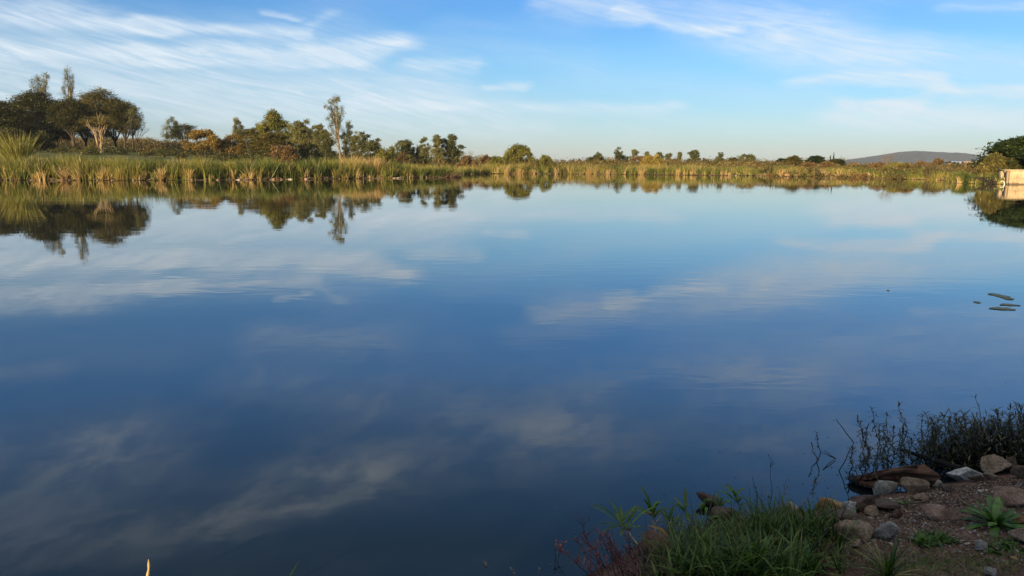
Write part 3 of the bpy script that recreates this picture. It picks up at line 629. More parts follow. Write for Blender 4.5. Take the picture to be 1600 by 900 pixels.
dome_scrub('shade_bushes', 150, lambda g_: (g_.uniform(80, 470), g_.uniform(150, 215)), 'acacia_dark', 'low dark bushes added for the shade over the field behind the left reeds', .7, 1.7, 26)  # dark bushes added to draw the shade lying across the field
dome_scrub('thicket', 110, lambda g_: (g_.uniform(395, 650), g_.uniform(165, 195)), 'gum_dark', 'dense green thicket between the gums left of centre', 2.2, 4.6, 27, 420)
dome_scrub('thicket', 60, lambda g_: (g_.uniform(560, 790), g_.uniform(165, 190)), 'bush_green', 'olive thicket around the paired gums', 1.8, 3.4, 28, 360)
dome_scrub('thicket', 60, lambda g_: (g_.uniform(1030, 1330), g_.uniform(195, 225)), 'acacia_olive', 'dark olive thicket under the small far trees', 1.6, 3.0, 29, 300)
dome_scrub('thicket', 36, lambda g_: (g_.uniform(915, 1040), g_.uniform(200, 225)), 'acacia_dark', 'dark thicket under the fan-shaped gum', 1.6, 3.2, 30, 300)
# ------------------------------------------------------------------ reed beds
ORD = ['leftmost', 'second', 'third', 'fourth', 'fifth', 'sixth', 'seventh', 'eighth', 'ninth', 'tenth', 'eleventh', 'twelfth', 'thirteenth', 'fourteenth', 'fifteenth', 'sixteenth', 'seventeenth', 'eighteenth', 'nineteenth', 'twentieth', 'twenty-first', 'twenty-second']
def nth(pxs, px):
    k = sorted(pxs).index(px); return ORD[k] if k == 0 else ORD[k] + ' from the left'
def below(px):
    for lim, t in ((215, 'below the left grove'), (290, 'below the dark umbrella acacia'), (345, 'below the golden tree'), (450, 'below the tallest bushy green tree'), (540, 'below the tall sparse gum'), (660, 'below the two-tipped gum'), (745, 'by the paired gums'), (900, 'below the wide round tree'), (985, 'below the fan-shaped gum'), (1050, 'below the yellow willow'), (1110, 'below the egg-shaped gum'), (1200, 'below the double-crowned tree'), (1330, 'below the domed trees'), (1420, 'near the bare tree')):
        if px < lim: return t
    return 'left of the dark reed clumps'
far_line = [(p.x, p.y) for p in far_w][::-1]
def shore_point(px):
    """world point where the far shoreline crosses the column px"""
    xs = [p[0] for p in far_px][::-1]; ys = [p[1] for p in far_px][::-1]
    return P(px, float(np.interp(px, xs, ys)))
def hmax(px):
    # reed height in pixels above the waterline
    return float(np.interp(px, [-60, 0, 60, 250, 400, 520, 560, 620, 700, 730, 900, 1000, 1200, 1330, 1400, 1450, 1560], [36, 37, 38, 34, 33, 31, 29, 25, 21, 17, 16, 17, 14, 16, 16, 19, 16]))
def reed_bed(name, x0, x1, nclump, per, label, seed, mat='reed', bias=0.0, width=.066, deep=11):
    global rng; rng = np.random.default_rng(seed); mb = MB(); B = []; HD_ = []; E = []; L_ = []; Tn = []; Wd = []
    for k in range(nclump):
        px = rng.uniform(x0, x1); s = shore_point(px); back = rng.uniform(.1, 1) ** 1.25 * deep - .3
        d = Vector((s.x, s.y, 0)).normalized(); c = Vector((s.x, s.y, 0)) + d * back
        hh = hmax(px) * scale_at(s) * rng.uniform(.45, 1.06) * (1 + .15 * vnoise(np.array([px * .05]), np.array([1.]))[0] * 2) * float(np.interp(back, [0, 1.5, deep], [.72, .95, .95]))
        ty = rng.uniform(0, 1)
        t0 = float(np.clip(.28 + .9 * vnoise(np.array([px * .045]), np.array([back * .3]), 4)[0] + rng.normal(0, .16) + bias, 0, 1))
        if rng.uniform() < .13: t0 = rng.uniform(.7, 1)
        if back < 1.2 and rng.uniform() < .4: hh *= rng.uniform(.3, .7); t0 = rng.uniform(.6, 1)
        gap = vnoise(np.array([px * .11]), np.array([7.3]), 8)[0]
        if back < 1.6 and gap > .24: continue
        if vnoise(np.array([px * .03]), np.array([back * .25]), 12)[0] > .22: hh *= .84
        rr_ = rng.uniform(.15, .6); n = int(per * rng.uniform(.6, 1.8) * 1.45)
        for j in range(n):
            a = rng.uniform(0, 6.28); q_ = rr_ * math.sqrt(rng.uniform())
            x = c.x + math.cos(a) * q_; y = c.y + math.sin(a) * q_
            B.append((x, y)); HD_.append(a + rng.normal(0, .6)); E.append(R(90) - abs(rng.normal(.06, .20))); L_.append(hh * rng.uniform(.7, 1.15)); Tn.append(t0 + rng.normal(0, .12)); Wd.append(width * rng.uniform(.6, 1.4))
    B = np.array(B); z = np.maximum(ground(B[:, 0], B[:, 1]), -.1)
    blades(mb, np.column_stack([B, z]), HD_, E, L_, Wd, rng.uniform(.1, 1.0, len(B)), 4, None, Tn, twist=1.5, curl=2.2)
    return tag(mb.build(name, M[mat]), label, 'reeds', kind='stuff')
reed_bed('reeds', -90, 330, 1500, 17, 'tall green and yellow reeds lining the left shore', 31)
reed_bed('reeds', 330, 640, 1050, 16, 'green reed bed below the golden trees and gums', 32)
reed_bed('reeds', 600, 900, 900, 12, 'shorter mixed reeds along the middle of the far shore', 33, bias=.08)
reed_bed('reeds', 880, 1220, 1100, 11, 'yellowish reeds fringing the far shore', 34, bias=.2)
reed_bed('reeds', 1200, 1350, 620, 11, 'green reeds with straw coloured stems below the domed trees', 35, bias=.05)
reed_bed('reeds', 1335, 1445, 420, 13, 'dense green reeds below the bare tree on the right', 36, bias=-.08)
reed_bed('reeds', 1440, 1570, 460, 14, 'dark and olive reeds left of the concrete hut', 37, bias=-.05)

def tussock(px, py, wpx, hpx, n, mat, label, name, cat, group=None, w=.07, spread=.75, tint=(.2, .9), back=.6, droop=.9):
    global rng; rng = np.random.default_rng(int(px * 3 + py)); s = P(px, py); d = Vector((s.x, s.y, 0)).normalized(); c = Vector((s.x, s.y, 0)) + d * back
    sc = scale_at(s); hh = hpx * sc; rr_ = wpx * sc / 2; z = max(0, gz(c.x, c.y)); mb = MB()
    a = rng.uniform(0, 6.28, n); q_ = np.sqrt(rng.uniform(0, 1, n)) * rr_ * .45
    base = np.column_stack([np.cos(a) * q_, np.sin(a) * q_ * .6, np.full(n, -.05)])
    blades(mb, base, a + rng.normal(0, .3, n), R(90) - rng.uniform(0, spread, n) * (q_ / (rr_ * .45)), hh * rng.uniform(.7, 1.15, n), w * rng.uniform(.6, 1.3, n), rng.uniform(.2, droop, n), 4, None, rng.uniform(*tint, n), twist=1.5, curl=1.8)
    o = mb.build(name, M[mat]); o.location = (c.x, c.y, z); return tag(o, label, cat, group)
tussock(30, 279, 60, 68, 420, 'reed', 'tallest light green cane clump standing above the reeds at far left', 'cane_clump', 'cane', w=.10, spread=.35, tint=(.35, .72), back=3)
tussock(550, 278, 44, 33, 520, 'straw', 'left half of the big straw coloured grass clump at the water', 'straw_grass_clump', 'grass clump', 'straw grass clumps at the water', tint=(0, .8), spread=.8)
tussock(583, 278, 44, 33, 520, 'straw', 'right half of the big straw coloured grass clump at the water', 'straw_grass_clump', 'grass clump', 'straw grass clumps at the water', tint=(0, .7), spread=.8)
tussock(510, 279, 60, 26, 500, 'reed', 'rounded green grass bush left of the straw clump', 'grass_bush', 'bush', tint=(.1, .5), spread=.9, back=1)
SG = 'small straw tufts at the far waterline'
TL = ((792, 16, 13), (812, 20, 10), (832, 26, 8), (920, 14, 14), (1002, 20, 12), (1220, 8, 14), (1246, 10, 8), (1288, 16, 14), (1303, 8, 7), (1352, 12, 10), (1340, 12, 5), (1272, 8, 10), (870, 12, 10), (950, 10, 9), (1060, 10, 10), (1140, 8, 6), (100, 10, 26), (122, 12, 22), (250, 12, 20), (296, 16, 20), (390, 14, 22), (60, 10, 14))
for k, (px, w_, h_) in enumerate(TL):
    s = shore_point(px)
    py = float(np.interp(px, [p[0] for p in far_px][::-1], [p[1] for p in far_px][::-1]))
    tussock(px, py, w_, h_, 70, 'straw', ('straw tuft ' + below(px) + ', ' + nth([q_[0] for q_ in TL], px)), 'straw_tuft', 'grass tuft', SG, w=.06, spread=.7, tint=(0, .9), back=.2)
tussock(1487, 283, 24, 14, 160, 'straw', 'rounded straw tuft beside the dark reeds near the concrete hut', 'straw_tuft', 'grass tuft', w=.05, spread=1.2, tint=(0, .5), back=.2)
tussock(1453, 281, 26, 24, 420, 'marsh', 'very dark reed clump left of the straw tuft on the right shore', 'dark_reed_clump', 'reed clump', 'dark reed clumps on the right shore', w=.07, spread=.4, tint=(.4, 1), back=.5)
tussock(1474, 281, 20, 18, 300, 'marsh', 'second dark reed clump, nearest the rounded straw tuft', 'dark_reed_clump', 'reed clump', 'dark reed clumps on the right shore', w=.07, spread=.5, tint=(.5, 1), back=.8)

# litter, roots and dead stems at the far waterline
rng = np.random.default_rng(5); mb = MB(); rd = random.Random(4)
for k in range(900):
    px = rd.uniform(-60, 1500); s = shore_point(px); d = Vector((s.x, s.y, 0)).normalized(); c = Vector((s.x, s.y, 0)) + d * rd.uniform(-.4, 1.6)
    L = rd.uniform(.3, 1.4); a = rd.uniform(0, 3.14); e = (c.x + math.cos(a) * L, c.y + math.sin(a) * L * .4, max(.05, gz(c.x, c.y)) + rd.uniform(0, .35))
    tube(mb, wander((c.x, c.y, .03), e, 3, .12, rd), np.linspace(.035, .015, 4), 4, rd.uniform(0, 1))
tag(mb.build('dead_stems', M['litter']), 'broken dead stems and debris lying along the far waterline', 'debris', kind='stuff')
mb = MB()
for k in range(420):
    px = rd.uniform(640, 716); s = P(px, 277.4); mb_c = Vector((s.x, s.y + rd.uniform(-.2, 3.0), .05))
    L = rd.uniform(.3, 1.2); a = rd.uniform(0, 6.28); tube(mb, wander(mb_c, (mb_c.x + math.cos(a) * L, mb_c.y + math.sin(a) * L, mb_c.z + rd.uniform(0, .7)), 3, .15, rd), np.linspace(.04, .015, 4), 4, rd.uniform(0, .7))
tag(mb.build('brush_pile', M['litter']), 'brown heap of dead brushwood on the point below the paired gums', 'brushwood')
# stone helper ------------------------------------------------------------------
def ico(sub):
    import bmesh
    bm = bmesh.new(); bmesh.ops.create_icosphere(bm, subdivisions=sub, radius=1.0)
    v = np.array([x.co[:] for x in bm.verts]); f = np.array([[q.index for q in t.verts] for t in bm.faces]); bm.free(); return v, f
ICO = {k: ico(k) for k in (1, 2, 3, 4)}
def stone_verts(size, sub, seed, blocky=.5, rough=.06, nplane=11):
    r_ = np.random.default_rng(seed); v, f = ICO[sub]; n = r_.normal(size=(nplane, 3)); n /= np.linalg.norm(n, axis=1)[:, None]
    off = r_.uniform(.34, .80, nplane); dots = v @ n.T
    lim = np.where(dots > 1e-3, off[None] / np.maximum(dots, 1e-3), 9).min(1)
    if blocky > 0:
        bx = 1 / np.maximum(np.abs(v).max(1), 1e-6) * .8; lim = np.minimum(lim, bx * (1 + (1 - blocky)))
    rad_ = np.minimum(lim, 1.05)
    ph = r_.uniform(0, 50, 3)
    nn = fbm(v[:, 0] * 2.2 + ph[0] + v[:, 2] * 1.3, v[:, 1] * 2.2 + ph[1] - v[:, 2] * 1.1, 4, seed)
    return v * (rad_ * (1 + rough * 3 * nn))[:, None] * np.array(size) , f
def far_stone(px, py, wpx, hpx, mat, label, name='rock', cat='rock', group=None, seed=1, back=0.0):
    s = P(px, py); sc = scale_at(s); sz = (wpx * sc / 2, wpx * sc / 2.2, hpx * sc * .75); v, f = stone_verts(sz, 3, seed)
    mb = MB(); mb.add(v, f); o = mb.build(name, SM[mat]); o.location = (s.x, s.y + back, sz[2] * .3); return tag(o, label, cat, group)
SR = 'pale stones along the far waterline'
SL = ((373, 14, 4), (428, 12, 4), (440, 10, 3), (455, 12, 3.5), (478, 14, 3.5), (615, 12, 3), (624, 14, 3), (300, 6, 3), (340, 5, 2.5), (63, 6, 3), (152, 5, 3), (175, 5, 2.5), (208, 6, 3), (1195, 8, 3), (1212, 8, 3), (1150, 6, 2.5), (1405, 8, 3), (1425, 6, 2.5), (708, 8, 3), (736, 5, 2))
for k, (px, w_, h_) in enumerate(SL):
    py = float(np.interp(px, [p[0] for p in far_px][::-1], [p[1] for p in far_px][::-1]))
    far_stone(px, py + .2, w_ * .7, h_ * .7, 'tan' if k % 3 else 'pale', ('pale waterline stone ' + below(px) + ', ' + nth([q_[0] for q_ in SL], px)), 'shore_stone', 'stone', SR, 60 + k)
far_stone(1232, 275.6, 14, 6, 'ochre', 'orange brown mound at the water below the olive domed tree', 'earth_mound', 'mound', seed=99)
far_stone(708, 272.6, 24, 6, 'tan', 'sunlit sandy hump beside the brushwood heap', 'sand_hump', 'mound', seed=98, back=2)

# ------------------------------------------------------------------ concrete hut and shed
def box(mb, x0, x1, y0, y1, z0, z1, t=.5):
    v = [(x, y, z) for x in (x0, x1) for y in (y0, y1) for z in (z0, z1)]
    mb.add(v, np.array([(0, 1, 3, 2), (4, 6, 7, 5), (0, 4, 5, 1), (2, 3, 7, 6), (0, 2, 6, 4), (1, 5, 7, 3)]), t)
m_con, gg, out = new_mat('weathered_plaster')
tcn = gg.node('ShaderNodeTexCoord'); ob = tcn.outputs['Object']
c1 = gg.ramp(gg.noise(ob, 1.6, 6, .6), [(.3, (.26, .18, .10)), (.5, (.44, .33, .19)), (.7, (.56, .44, .27))])
st_ = gg.smooth(gg.noise(gg.v('MULTIPLY', ob, (2.2, 2.2, .25)), 2.0, 5, .65), .52, .72)
c1 = gg.mix(gg.m('MULTIPLY', st_, .75), c1, (.17, .10, .05))
sz_ = gg.node('ShaderNodeSeparateXYZ'); gg.l.new(ob, sz_.inputs[0])
c1 = gg.mix(gg.m('MULTIPLY', gg.smooth(gg.m('ADD', sz_.outputs[2], gg.m('MULTIPLY', gg.noise(ob, 3, 4), .3)), .50, .68, 1, 0), .8), c1, (.06, .045, .03))
p = gg.node('ShaderNodeBsdfPrincipled'); gg.l.new(c1, p.inputs['Base Color']); p.inputs['Roughness'].default_value = .9
bn = gg.node('ShaderNodeBump'); bn.inputs['Distance'].default_value = .02; bn.inputs['Strength'].default_value = .5; gg.l.new(gg.noise(ob, 9, 6, .6), bn.inputs['Height']); gg.l.new(bn.outputs[0], p.inputs['Normal']); gg.l.new(p.outputs[0], out.inputs[0])
m_dark = solid('dark_opening', [(.01, .01, .01), (.02, .018, .016)], 3)
corner = P(1576.5, 288.3); lft = P(1560, 288.0)
hut_h = at(1576.5, 265, corner.y).z
hut = empty('concrete_hut', (corner.x, corner.y, -.3), 'low flat-roofed concrete hut standing in the water at the right edge', 'hut')
ang = math.atan2(corner.y, corner.x); hut.rotation_euler.z = R(-9)
Wd_, Dp_, T_ = 9.0, 2.9, .22; hh = hut_h + .3
# local frame: front wall along +x, side wall along +y from the corner at the origin
mb = MB(); box(mb, 0, Wd_, 0, T_, 0, hh - .14); mb.build('wall', m_con, hut)
mb = MB()
wy0, wy1, wz0, wz1 = 1.15, 1.75, 1.05, 1.62
box(mb, 0, T_, T_ + .002, wy0, 0, hh - .14); box(mb, 0, T_, wy1, Dp_, 0, hh - .14); box(mb, 0, T_, wy0 + .001, wy1 - .001, 0, wz0); box(mb, 0, T_, wy0 + .001, wy1 - .001, wz1, hh - .14)
mb.build('wall', m_con, hut)
mb = MB(); box(mb, .14, .19, wy0 + .002, wy1 - .002, wz0 + .002, wz1 - .002); mb.build('window', m_dark, hut)
mb = MB(); box(mb, -.07, Wd_ + .05, -.09, Dp_ + .05, hh - .138, hh); mb.build('roof', m_con, hut)
mb = MB(); box(mb, T_ + .002, Wd_, Dp_ - T_, Dp_, 0, hh - .14); mb.build('wall', m_con, hut)
mb = MB(); box(mb, Wd_ - T_, Wd_ - .002, T_ + .002, Dp_ - T_ - .002, 0, hh - .142); mb.build('wall', m_con, hut)
# rounded white pipe loop at the foot of its side wall
mb = MB(); c = P(1563, 287.8); n = 14; sc = scale_at(c)
pts = [(math.cos(t) * 3.6 * sc, 0, .05 + math.sin(t) * 4.2 * sc) for t in np.linspace(-.4, math.pi + .4, n)]
tube(mb, pts, .07, 7); o = mb.build('pipe_bend', solid('white_pipe', [(.55, .52, .46), (.7, .67, .6)], 4), smooth=True); o.location = (c.x, c.y - .3, 0); tag(o, 'white arched pipe standing in the water by the hut side wall', 'pipe')
# low dark bank wall left of the hut
a0 = P(1497, 286); a1 = P(1558, 288); mb = MB(); L = (a1 - a0).length; rd = random.Random(9)
nseg = 46
root = empty('stone_embankment', (a0.x, a0.y, 0), 'low dark stone edging between the reeds and the concrete hut', 'embankment')
me_stone = []
dirv = (a1 - a0).normalized()
for q_ in range(4):
    v, f = stone_verts((.28, .25, .17), 2, 300 + q_); mbx = MB(); mbx.add(v, f); o = mbx.build('stone', SM['dark'], root); me_stone.append(o.data); o.location = dirv * (q_ * .45) + Vector((0, 0, .1))
k = 0; x = 1.8
for row in range(4):
    x = .1 + row * .2 if row else 1.9
    while x < L:
        o = bpy.data.objects.new('stone', me_stone[k % 4]); COL.objects.link(o); o.parent = root; o.location = dirv * x + Vector((0, rd.uniform(-.05, .05) + row * .1, .1 + row * .19)); o.rotation_euler = (0, 0, rd.uniform(0, 6)); x += rd.uniform(.42, .6); k += 1
# far shed
sp = at(1511, 256, 300); gzs = gz(sp.x, 300); shed = empty('farm_shed', (sp.x, 300, gzs), 'distant shed with a grey metal roof at the foot of the hill', 'shed')
hs_ = at(1511, 254.5, 300).z - gzs; ht_ = at(1511, 251.8, 300).z - gzs
mb = MB(); box(mb, -5.5, 5.5, 0, 5, 0, hs_); mb.build('wall', solid('brick_red', [(.20, .15, .11), (.32, .24, .17)], 2), shed)
mb = MB(); mb.add([(-6.2, -.5, hs_), (6.2, -.5, hs_), (4.9, 2.5, ht_), (-4.9, 2.5, ht_), (-6.2, 5.6, hs_), (6.2, 5.6, hs_)], [(0, 1, 2, 3), (3, 2, 5, 4)]); mb.add([(-6.2, -.5, hs_ - .15), (6.2, -.5, hs_ - .15), (6.2, -.5, hs_), (-6.2, -.5, hs_)], [(0, 1, 2, 3)])
mb.build('roof', solid('roof_metal', [(.42, .44, .46), (.55, .56, .58)], 1, rough=.4), shed)
sp = at(1532, 253, 240); mb = MB(); gzs = gz(sp.x, 240)
box(mb, -4, 3, 0, 3, -.2, at(1532, 252.2, 240).z - gzs); ex = mb.build('boundary_wall', solid('brick_wall', [(.30, .19, .12), (.46, .30, .19)], 1)); ex.location = (sp.x, 240, gzs); tag(ex, 'short orange brick wall right of the distant shed', 'wall')

# ------------------------------------------------------------------ foreground stones
def stone(px, by, wpx, hpx, mat, label, seed, name='stone', blocky=.5, depth=.8, rot=0.0, tilt=0.0, sub=4, group=None, sink=.18, cat='stone', rough=.05):
    p0 = G(px, by); sc = scale_at(p0); w_ = wpx * sc / 2; h_ = hpx * sc / 2; tilt = tilt or ((seed * 37) % 11 - 5) * .035; rot = rot or ((seed * 53) % 13 - 6) * .09
    v, f = stone_verts((w_ * 1.24, w_ * depth * 1.2, h_ * 1.38), sub, seed, blocky, rough)
    mb = MB(); mb.add(v, f); o = mb.build(name, SM[mat] if isinstance(mat, str) else mat)
    o.location = (p0.x, p0.y + w_ * depth * .55, p0.z + h_ * (1.05 - sink * 2)); o.rotation_euler = (0, tilt, rot); return tag(o, label, cat, group)
BR = 'rocks along the near bank'
stone(1298, 808, 54, 34, 'ochre', 'ochre and rust coloured angular block at the water edge', 1, blocky=.9, depth=.6)
stone(1329, 803, 20, 26, 'white', 'small white wedge of stone leaning on the ochre block', 2, blocky=.7, tilt=.7)
stone(1349, 800, 46, 24, 'maroon', 'dark maroon rock behind the white wedge', 3)
stone(1319, 824, 52, 24, 'maroon', 'dark maroon rock below the ochre block', 4)
stone(1425, 769, 52, 24, 'tan', 'brick-shaped tan rock in front of the driftwood', 5, blocky=1.0, depth=.45, rot=-.1)
stone(1378, 770, 42, 22, 'pale', 'smooth pale oblong stone left of the brick-shaped rock', 6, blocky=.0, tilt=-.25, depth=.6)
stone(1464, 766, 18, 15, 'pale', 'small pale stone right of the brick-shaped rock', 7)
stone(1510, 749, 50, 20, 'white', 'whitish flat marbled stone by the water at right', 8, depth=.6)
stone(1562, 741, 44, 30, 'tan', 'largest tan boulder below the dark marsh plants', 9, blocky=.3, name='boulder')
stone(1586, 738, 24, 22, 'brown', 'round brown boulder right of the largest tan one', 10, blocky=.1, name='boulder')
stone(1549, 750, 24, 13, 'tan', 'small tan stone under the largest boulder', 11)
stone(1528, 752, 26, 12, 'brown', 'brown stone between the marbled stone and the boulder', 12)
stone(1602, 748, 26, 18, 'brown', 'brown rock on the right edge below the marsh plants', 13)
stone(1592, 790, 76, 34, 'pink', 'large pinkish slab at the right edge behind the leafy rosette', 14, depth=.6, blocky=.7, name='slab')
stone(1606, 852, 60, 34, 'pink', 'pinkish slab at the right edge below the leafy rosette', 15, depth=.7, blocky=.6, name='slab')
stone(1472, 812, 46, 20, 'pink', 'flat pinkish rock in the middle of the gravel', 16, depth=1.0, sink=.3)
stone(1386, 845, 42, 34, 'grey', 'grey rock with a sharp ridge above the grass tuft', 17, blocky=.4, depth=.75)
stone(1308, 842, 32, 20, 'white', 'pale bluish grey stone left of the tan wedge', 18)
stone(1343, 850, 56, 30, 'tan', 'tan wedge-shaped rock between the pale and grey stones', 19, blocky=.2, tilt=.2)
stone(1338, 858, 22, 13, 'pink', 'small reddish stone under the tan wedge', 20)
stone(1403, 811, 22, 16, 'maroon', 'small maroon stone left of the flat pinkish rock', 21)
stone(1030, 872, 74, 44, 'maroon', 'big maroon brown rock overgrown by leafy shoots', 22, blocky=.35, depth=.7, name='boulder', sink=.12, rough=.12)
stone(1130, 822, 42, 32, 'brown', 'brown knobbly rock among the leafy shoots', 23, blocky=.1)
stone(1164, 822, 30, 18, 'grey', 'greyish pink stone right of the knobbly rock', 24)
stone(1237, 796, 26, 14, 'grey', 'rounded grey stone at the water left of the ochre block', 25, blocky=.0)
stone(1228, 806, 28, 14, 'brown', 'dark brown stone below the rounded grey one', 26)
stone(1254, 806, 22, 12, 'brown', 'brown stone touching the ochre block on its left', 27)
stone(1594, 820, 24, 14, 'ochre', 'small orange stone right of the leafy rosette', 28)
stone(1106, 790, 40, 16, 'brown', 'flat reddish brown rock in the water by the shoots', 29, depth=.5, sink=.1)
stone(1095, 845, 34, 20, 'brown', 'dark rock at the water edge below the shoots', 30)
stone(1378, 797, 44, 14, 'brown', 'low brown earthy rock behind the gravel', 31)
stone(1368, 806, 24, 14, 'tan', 'small tan stone between the gravel and the maroon rock', 32)
stone(1268, 836, 20, 12, 'white', 'little white stone half hidden by the grass', 33)
stone(1480, 768, 26, 13, 'brown', 'brown flat stone right of the small pale one', 34)
stone(1446, 782, 28, 10, 'tan', 'flat tan stone sunk in soil below the brick-shaped rock', 35)
stone(1532, 862, 22, 16, 'grey', 'grey stone in the thin grass below the rosette', 36)
stone(1552, 900, 20, 14, 'grey', 'small grey stone at the bottom edge', 37)
# small stones that can be told apart, sharing a few meshes
protos = []
for k, mt in enumerate(('tan', 'pink', 'brown', 'white', 'grey', 'maroon', 'brown', 'pink')):
    v, f = stone_verts((1, .8, .6), 2, 400 + k, .4); mbx = MB(); mbx.add(v, f); o = mbx.build('pebble', SM[mt]); protos.append(o)
rd = random.Random(77); cnt = 0
def bank_pick(rd, xlo=1230, xhi=1610):
    while True:
        px = rd.uniform(xlo, xhi); top = float(np.interp(px, [1230, 1300, 1380, 1470, 1540, 1600], [806, 806, 782, 766, 752, 745])); py = rd.uniform(top, top + (890 - top) * rd.random() ** .7)
        p0 = G(px, py)
        if gz(p0.x, p0.y) > .01: return px, py, p0
while cnt < 130:
    px, py, p0 = bank_pick(rd); o = protos[cnt] if cnt < len(protos) else protos[cnt % len(protos)].copy()
    if cnt >= len(protos): COL.objects.link(o)
    s = rd.uniform(.010, .021) * (1.25 if cnt % 5 == 0 else 1); o.scale = (s, s, s); o.location = (p0.x, p0.y, p0.z + s * .25); o.rotation_euler = (rd.uniform(-.3, .3), rd.uniform(-.3, .3), rd.uniform(0, 6.3))
    tag(o, 'small stone among the gravel of the near bank', 'pebble', 'small stones in the gravel of the near bank'); cnt += 1
for k, mt in enumerate(('brown', 'tan', 'white', 'maroon')):
    mb = MB(); v0, f0 = stone_verts((1, .8, .55), 1, 500 + k, .3); n = (2600, 2600, 1500, 1700)[k]; cxy = []
    for q_ in range(n):
        px, py, p0 = bank_pick(rd, 1200); s = rd.uniform(.004, .015) * (.8 if mt == 'white' else 1); a = rd.uniform(0, 6.3); ca, sa = math.cos(a), math.sin(a)
        v = v0 * s * np.array((rd.uniform(.7, 1.4), rd.uniform(.7, 1.2), rd.uniform(.5, 1))); v = np.column_stack([v[:, 0] * ca - v[:, 1] * sa, v[:, 0] * sa + v[:, 1] * ca, v[:, 2]]) + np.array((p0.x, p0.y, p0.z + s * .2)); mb.add(v, f0)
    tag(mb.build('gravel', SM[mt]), {'brown': 'brown', 'tan': 'tan', 'white': 'white chips of', 'maroon': 'dark red'}[mt] + ' gravel scattered over the near bank', 'gravel', kind='stuff')

rdl = random.Random(21); mb = MB(); rng = np.random.default_rng(21)
for k in range(520):
    px, py, p0 = bank_pick(rdl, 1180); L = rdl.uniform(.02, .09); a = rdl.uniform(0, 6.28)
    tube(mb, wander((p0.x, p0.y, p0.z + .006), (p0.x + math.cos(a) * L, p0.y + math.sin(a) * L, p0.z + rdl.uniform(.004, .02)), 3, .12, rdl), np.linspace(.0022, .001, 4), 4, rdl.uniform(0, 1))
tag(mb.build('twig_litter', M['dry_twig']), 'tiny twigs and stalk bits littering the near bank', 'litter', kind='stuff')
mb = MB(); B = []
for k in range(420): px, py, p0 = bank_pick(rdl, 1200); B.append((p0.x, p0.y, p0.z + .005))
blades(mb, B, rng.uniform(0, 6.28, 420), rng.uniform(-.1, .5, 420), rng.uniform(.012, .035, 420), rng.uniform(.006, .014, 420), rng.uniform(-.5, .8, 420), 4, LANCE, rng.uniform(0, 1, 420), fold=.3)
tag(mb.build('leaf_litter', M['litter'], smooth=True), 'small dry brown leaves scattered on the near bank', 'litter', kind='stuff')
# ------------------------------------------------------------------ driftwood
def slab(pts, wid, thk, name, mat, parent=None, seed=0, origin=None):
    """broken flat timber following pts (world), with splintered ends and ragged edges"""
    r_ = random.Random(seed); mb = MB(); n = len(pts); V = []
    for k, p0 in enumerate(pts):
        e = 1 - .55 * (abs(k / (n - 1) * 2 - 1)) ** 3; w_ = wid * e * r_.uniform(.72, 1.2); t_ = thk * e * r_.uniform(.65, 1.25)
        for j in range(8):
            a = j / 8 * 6.283 + .39; V.append((p0[0] + math.cos(a) * .15 * w_, p0[1] + math.copysign(abs(math.cos(a)) ** .5, math.cos(a)) * w_ * .5 * r_.uniform(.9, 1.1), p0[2] + math.copysign(abs(math.sin(a)) ** .5, math.sin(a)) * t_ * .5 * r_.uniform(.85, 1.15)))
    F_ = [(k * 8 + j, k * 8 + (j + 1) % 8, (k + 1) * 8 + (j + 1) % 8, (k + 1) * 8 + j) for k in range(n - 1) for j in range(8)] + [tuple(range(8))[::-1], tuple((n - 1) * 8 + j for j in range(8))]
    mb.add(V, F_); return mb.build(name, mat, parent, origin=origin)
def lerp3(a, b, n, sag=0.0, jz=0.0, seed=0):
    r_ = random.Random(seed); return [tuple(a[i] + (b[i] - a[i]) * k / n + ((sag * math.sin(math.pi * k / n) + r_.uniform(-jz, jz)) if i == 2 else r_.uniform(-jz, jz) * .6) for i in range(3)) for k in range(n + 1)]
dw = P(1400, 758, .04); root = empty('driftwood', dw, 'broken reddish brown driftwood slab lying half in the water', 'driftwood')
def loc(px, py, z): q_ = P(px, py, z); return (q_.x - dw.x, q_.y - dw.y, q_.z - dw.z)
def board(name, pts, t, mat, seed):
    r_ = random.Random(seed); V = []; n0 = len(pts); fine = []
    for k in range(n0):
        a, b = pts[k], pts[(k + 1) % n0]
        for q_ in range(5): f = q_ / 5; fine.append(tuple(a[i] + (b[i] - a[i]) * f + (r_.uniform(-1.1, 1.1) if i < 2 and q_ else 0) for i in range(3)))
    n = len(fine); top = [loc(*p_) for p_ in fine]; cx = [sum(v[i] for v in top) / n for i in range(3)]
    V = top + [(v[0], v[1], v[2] - t * r_.uniform(.7, 1.2)) for v in top] + [(cx[0], cx[1], cx[2] + .008), (cx[0], cx[1], cx[2] - t)]
    F_ = [(k, (k + 1) % n, 2 * n) for k in range(n)] + [((k + 1) % n + n, k + n, 2 * n + 1) for k in range(n)] + [(k + n, (k + 1) % n + n, (k + 1) % n, k) for k in range(n)]
    mb = MB(); mb.add(V, F_); return mb.build(name, mat, root)
board('plank', [(1338, 745, .10), (1372, 735, .14), (1424, 729, .17), (1444, 725, .19), (1470, 743, .15), (1468, 752, .10), (1446, 747, .11), (1408, 739, .12), (1360, 745, .10)], .035, M['wood_red'], 1)
board('plank', [(1342, 752, .07), (1372, 745, .10), (1412, 743, .11), (1440, 749, .10), (1462, 755, .07), (1432, 757, .05), (1394, 752, .07), (1356, 756, .06)], .03, M['wood_red'], 2)
board('splinter', [(1352, 741, .17), (1392, 732, .20), (1432, 726, .22), (1434, 728, .21), (1394, 735, .19), (1358, 743, .16)], .02, M['wood_red'], 3)
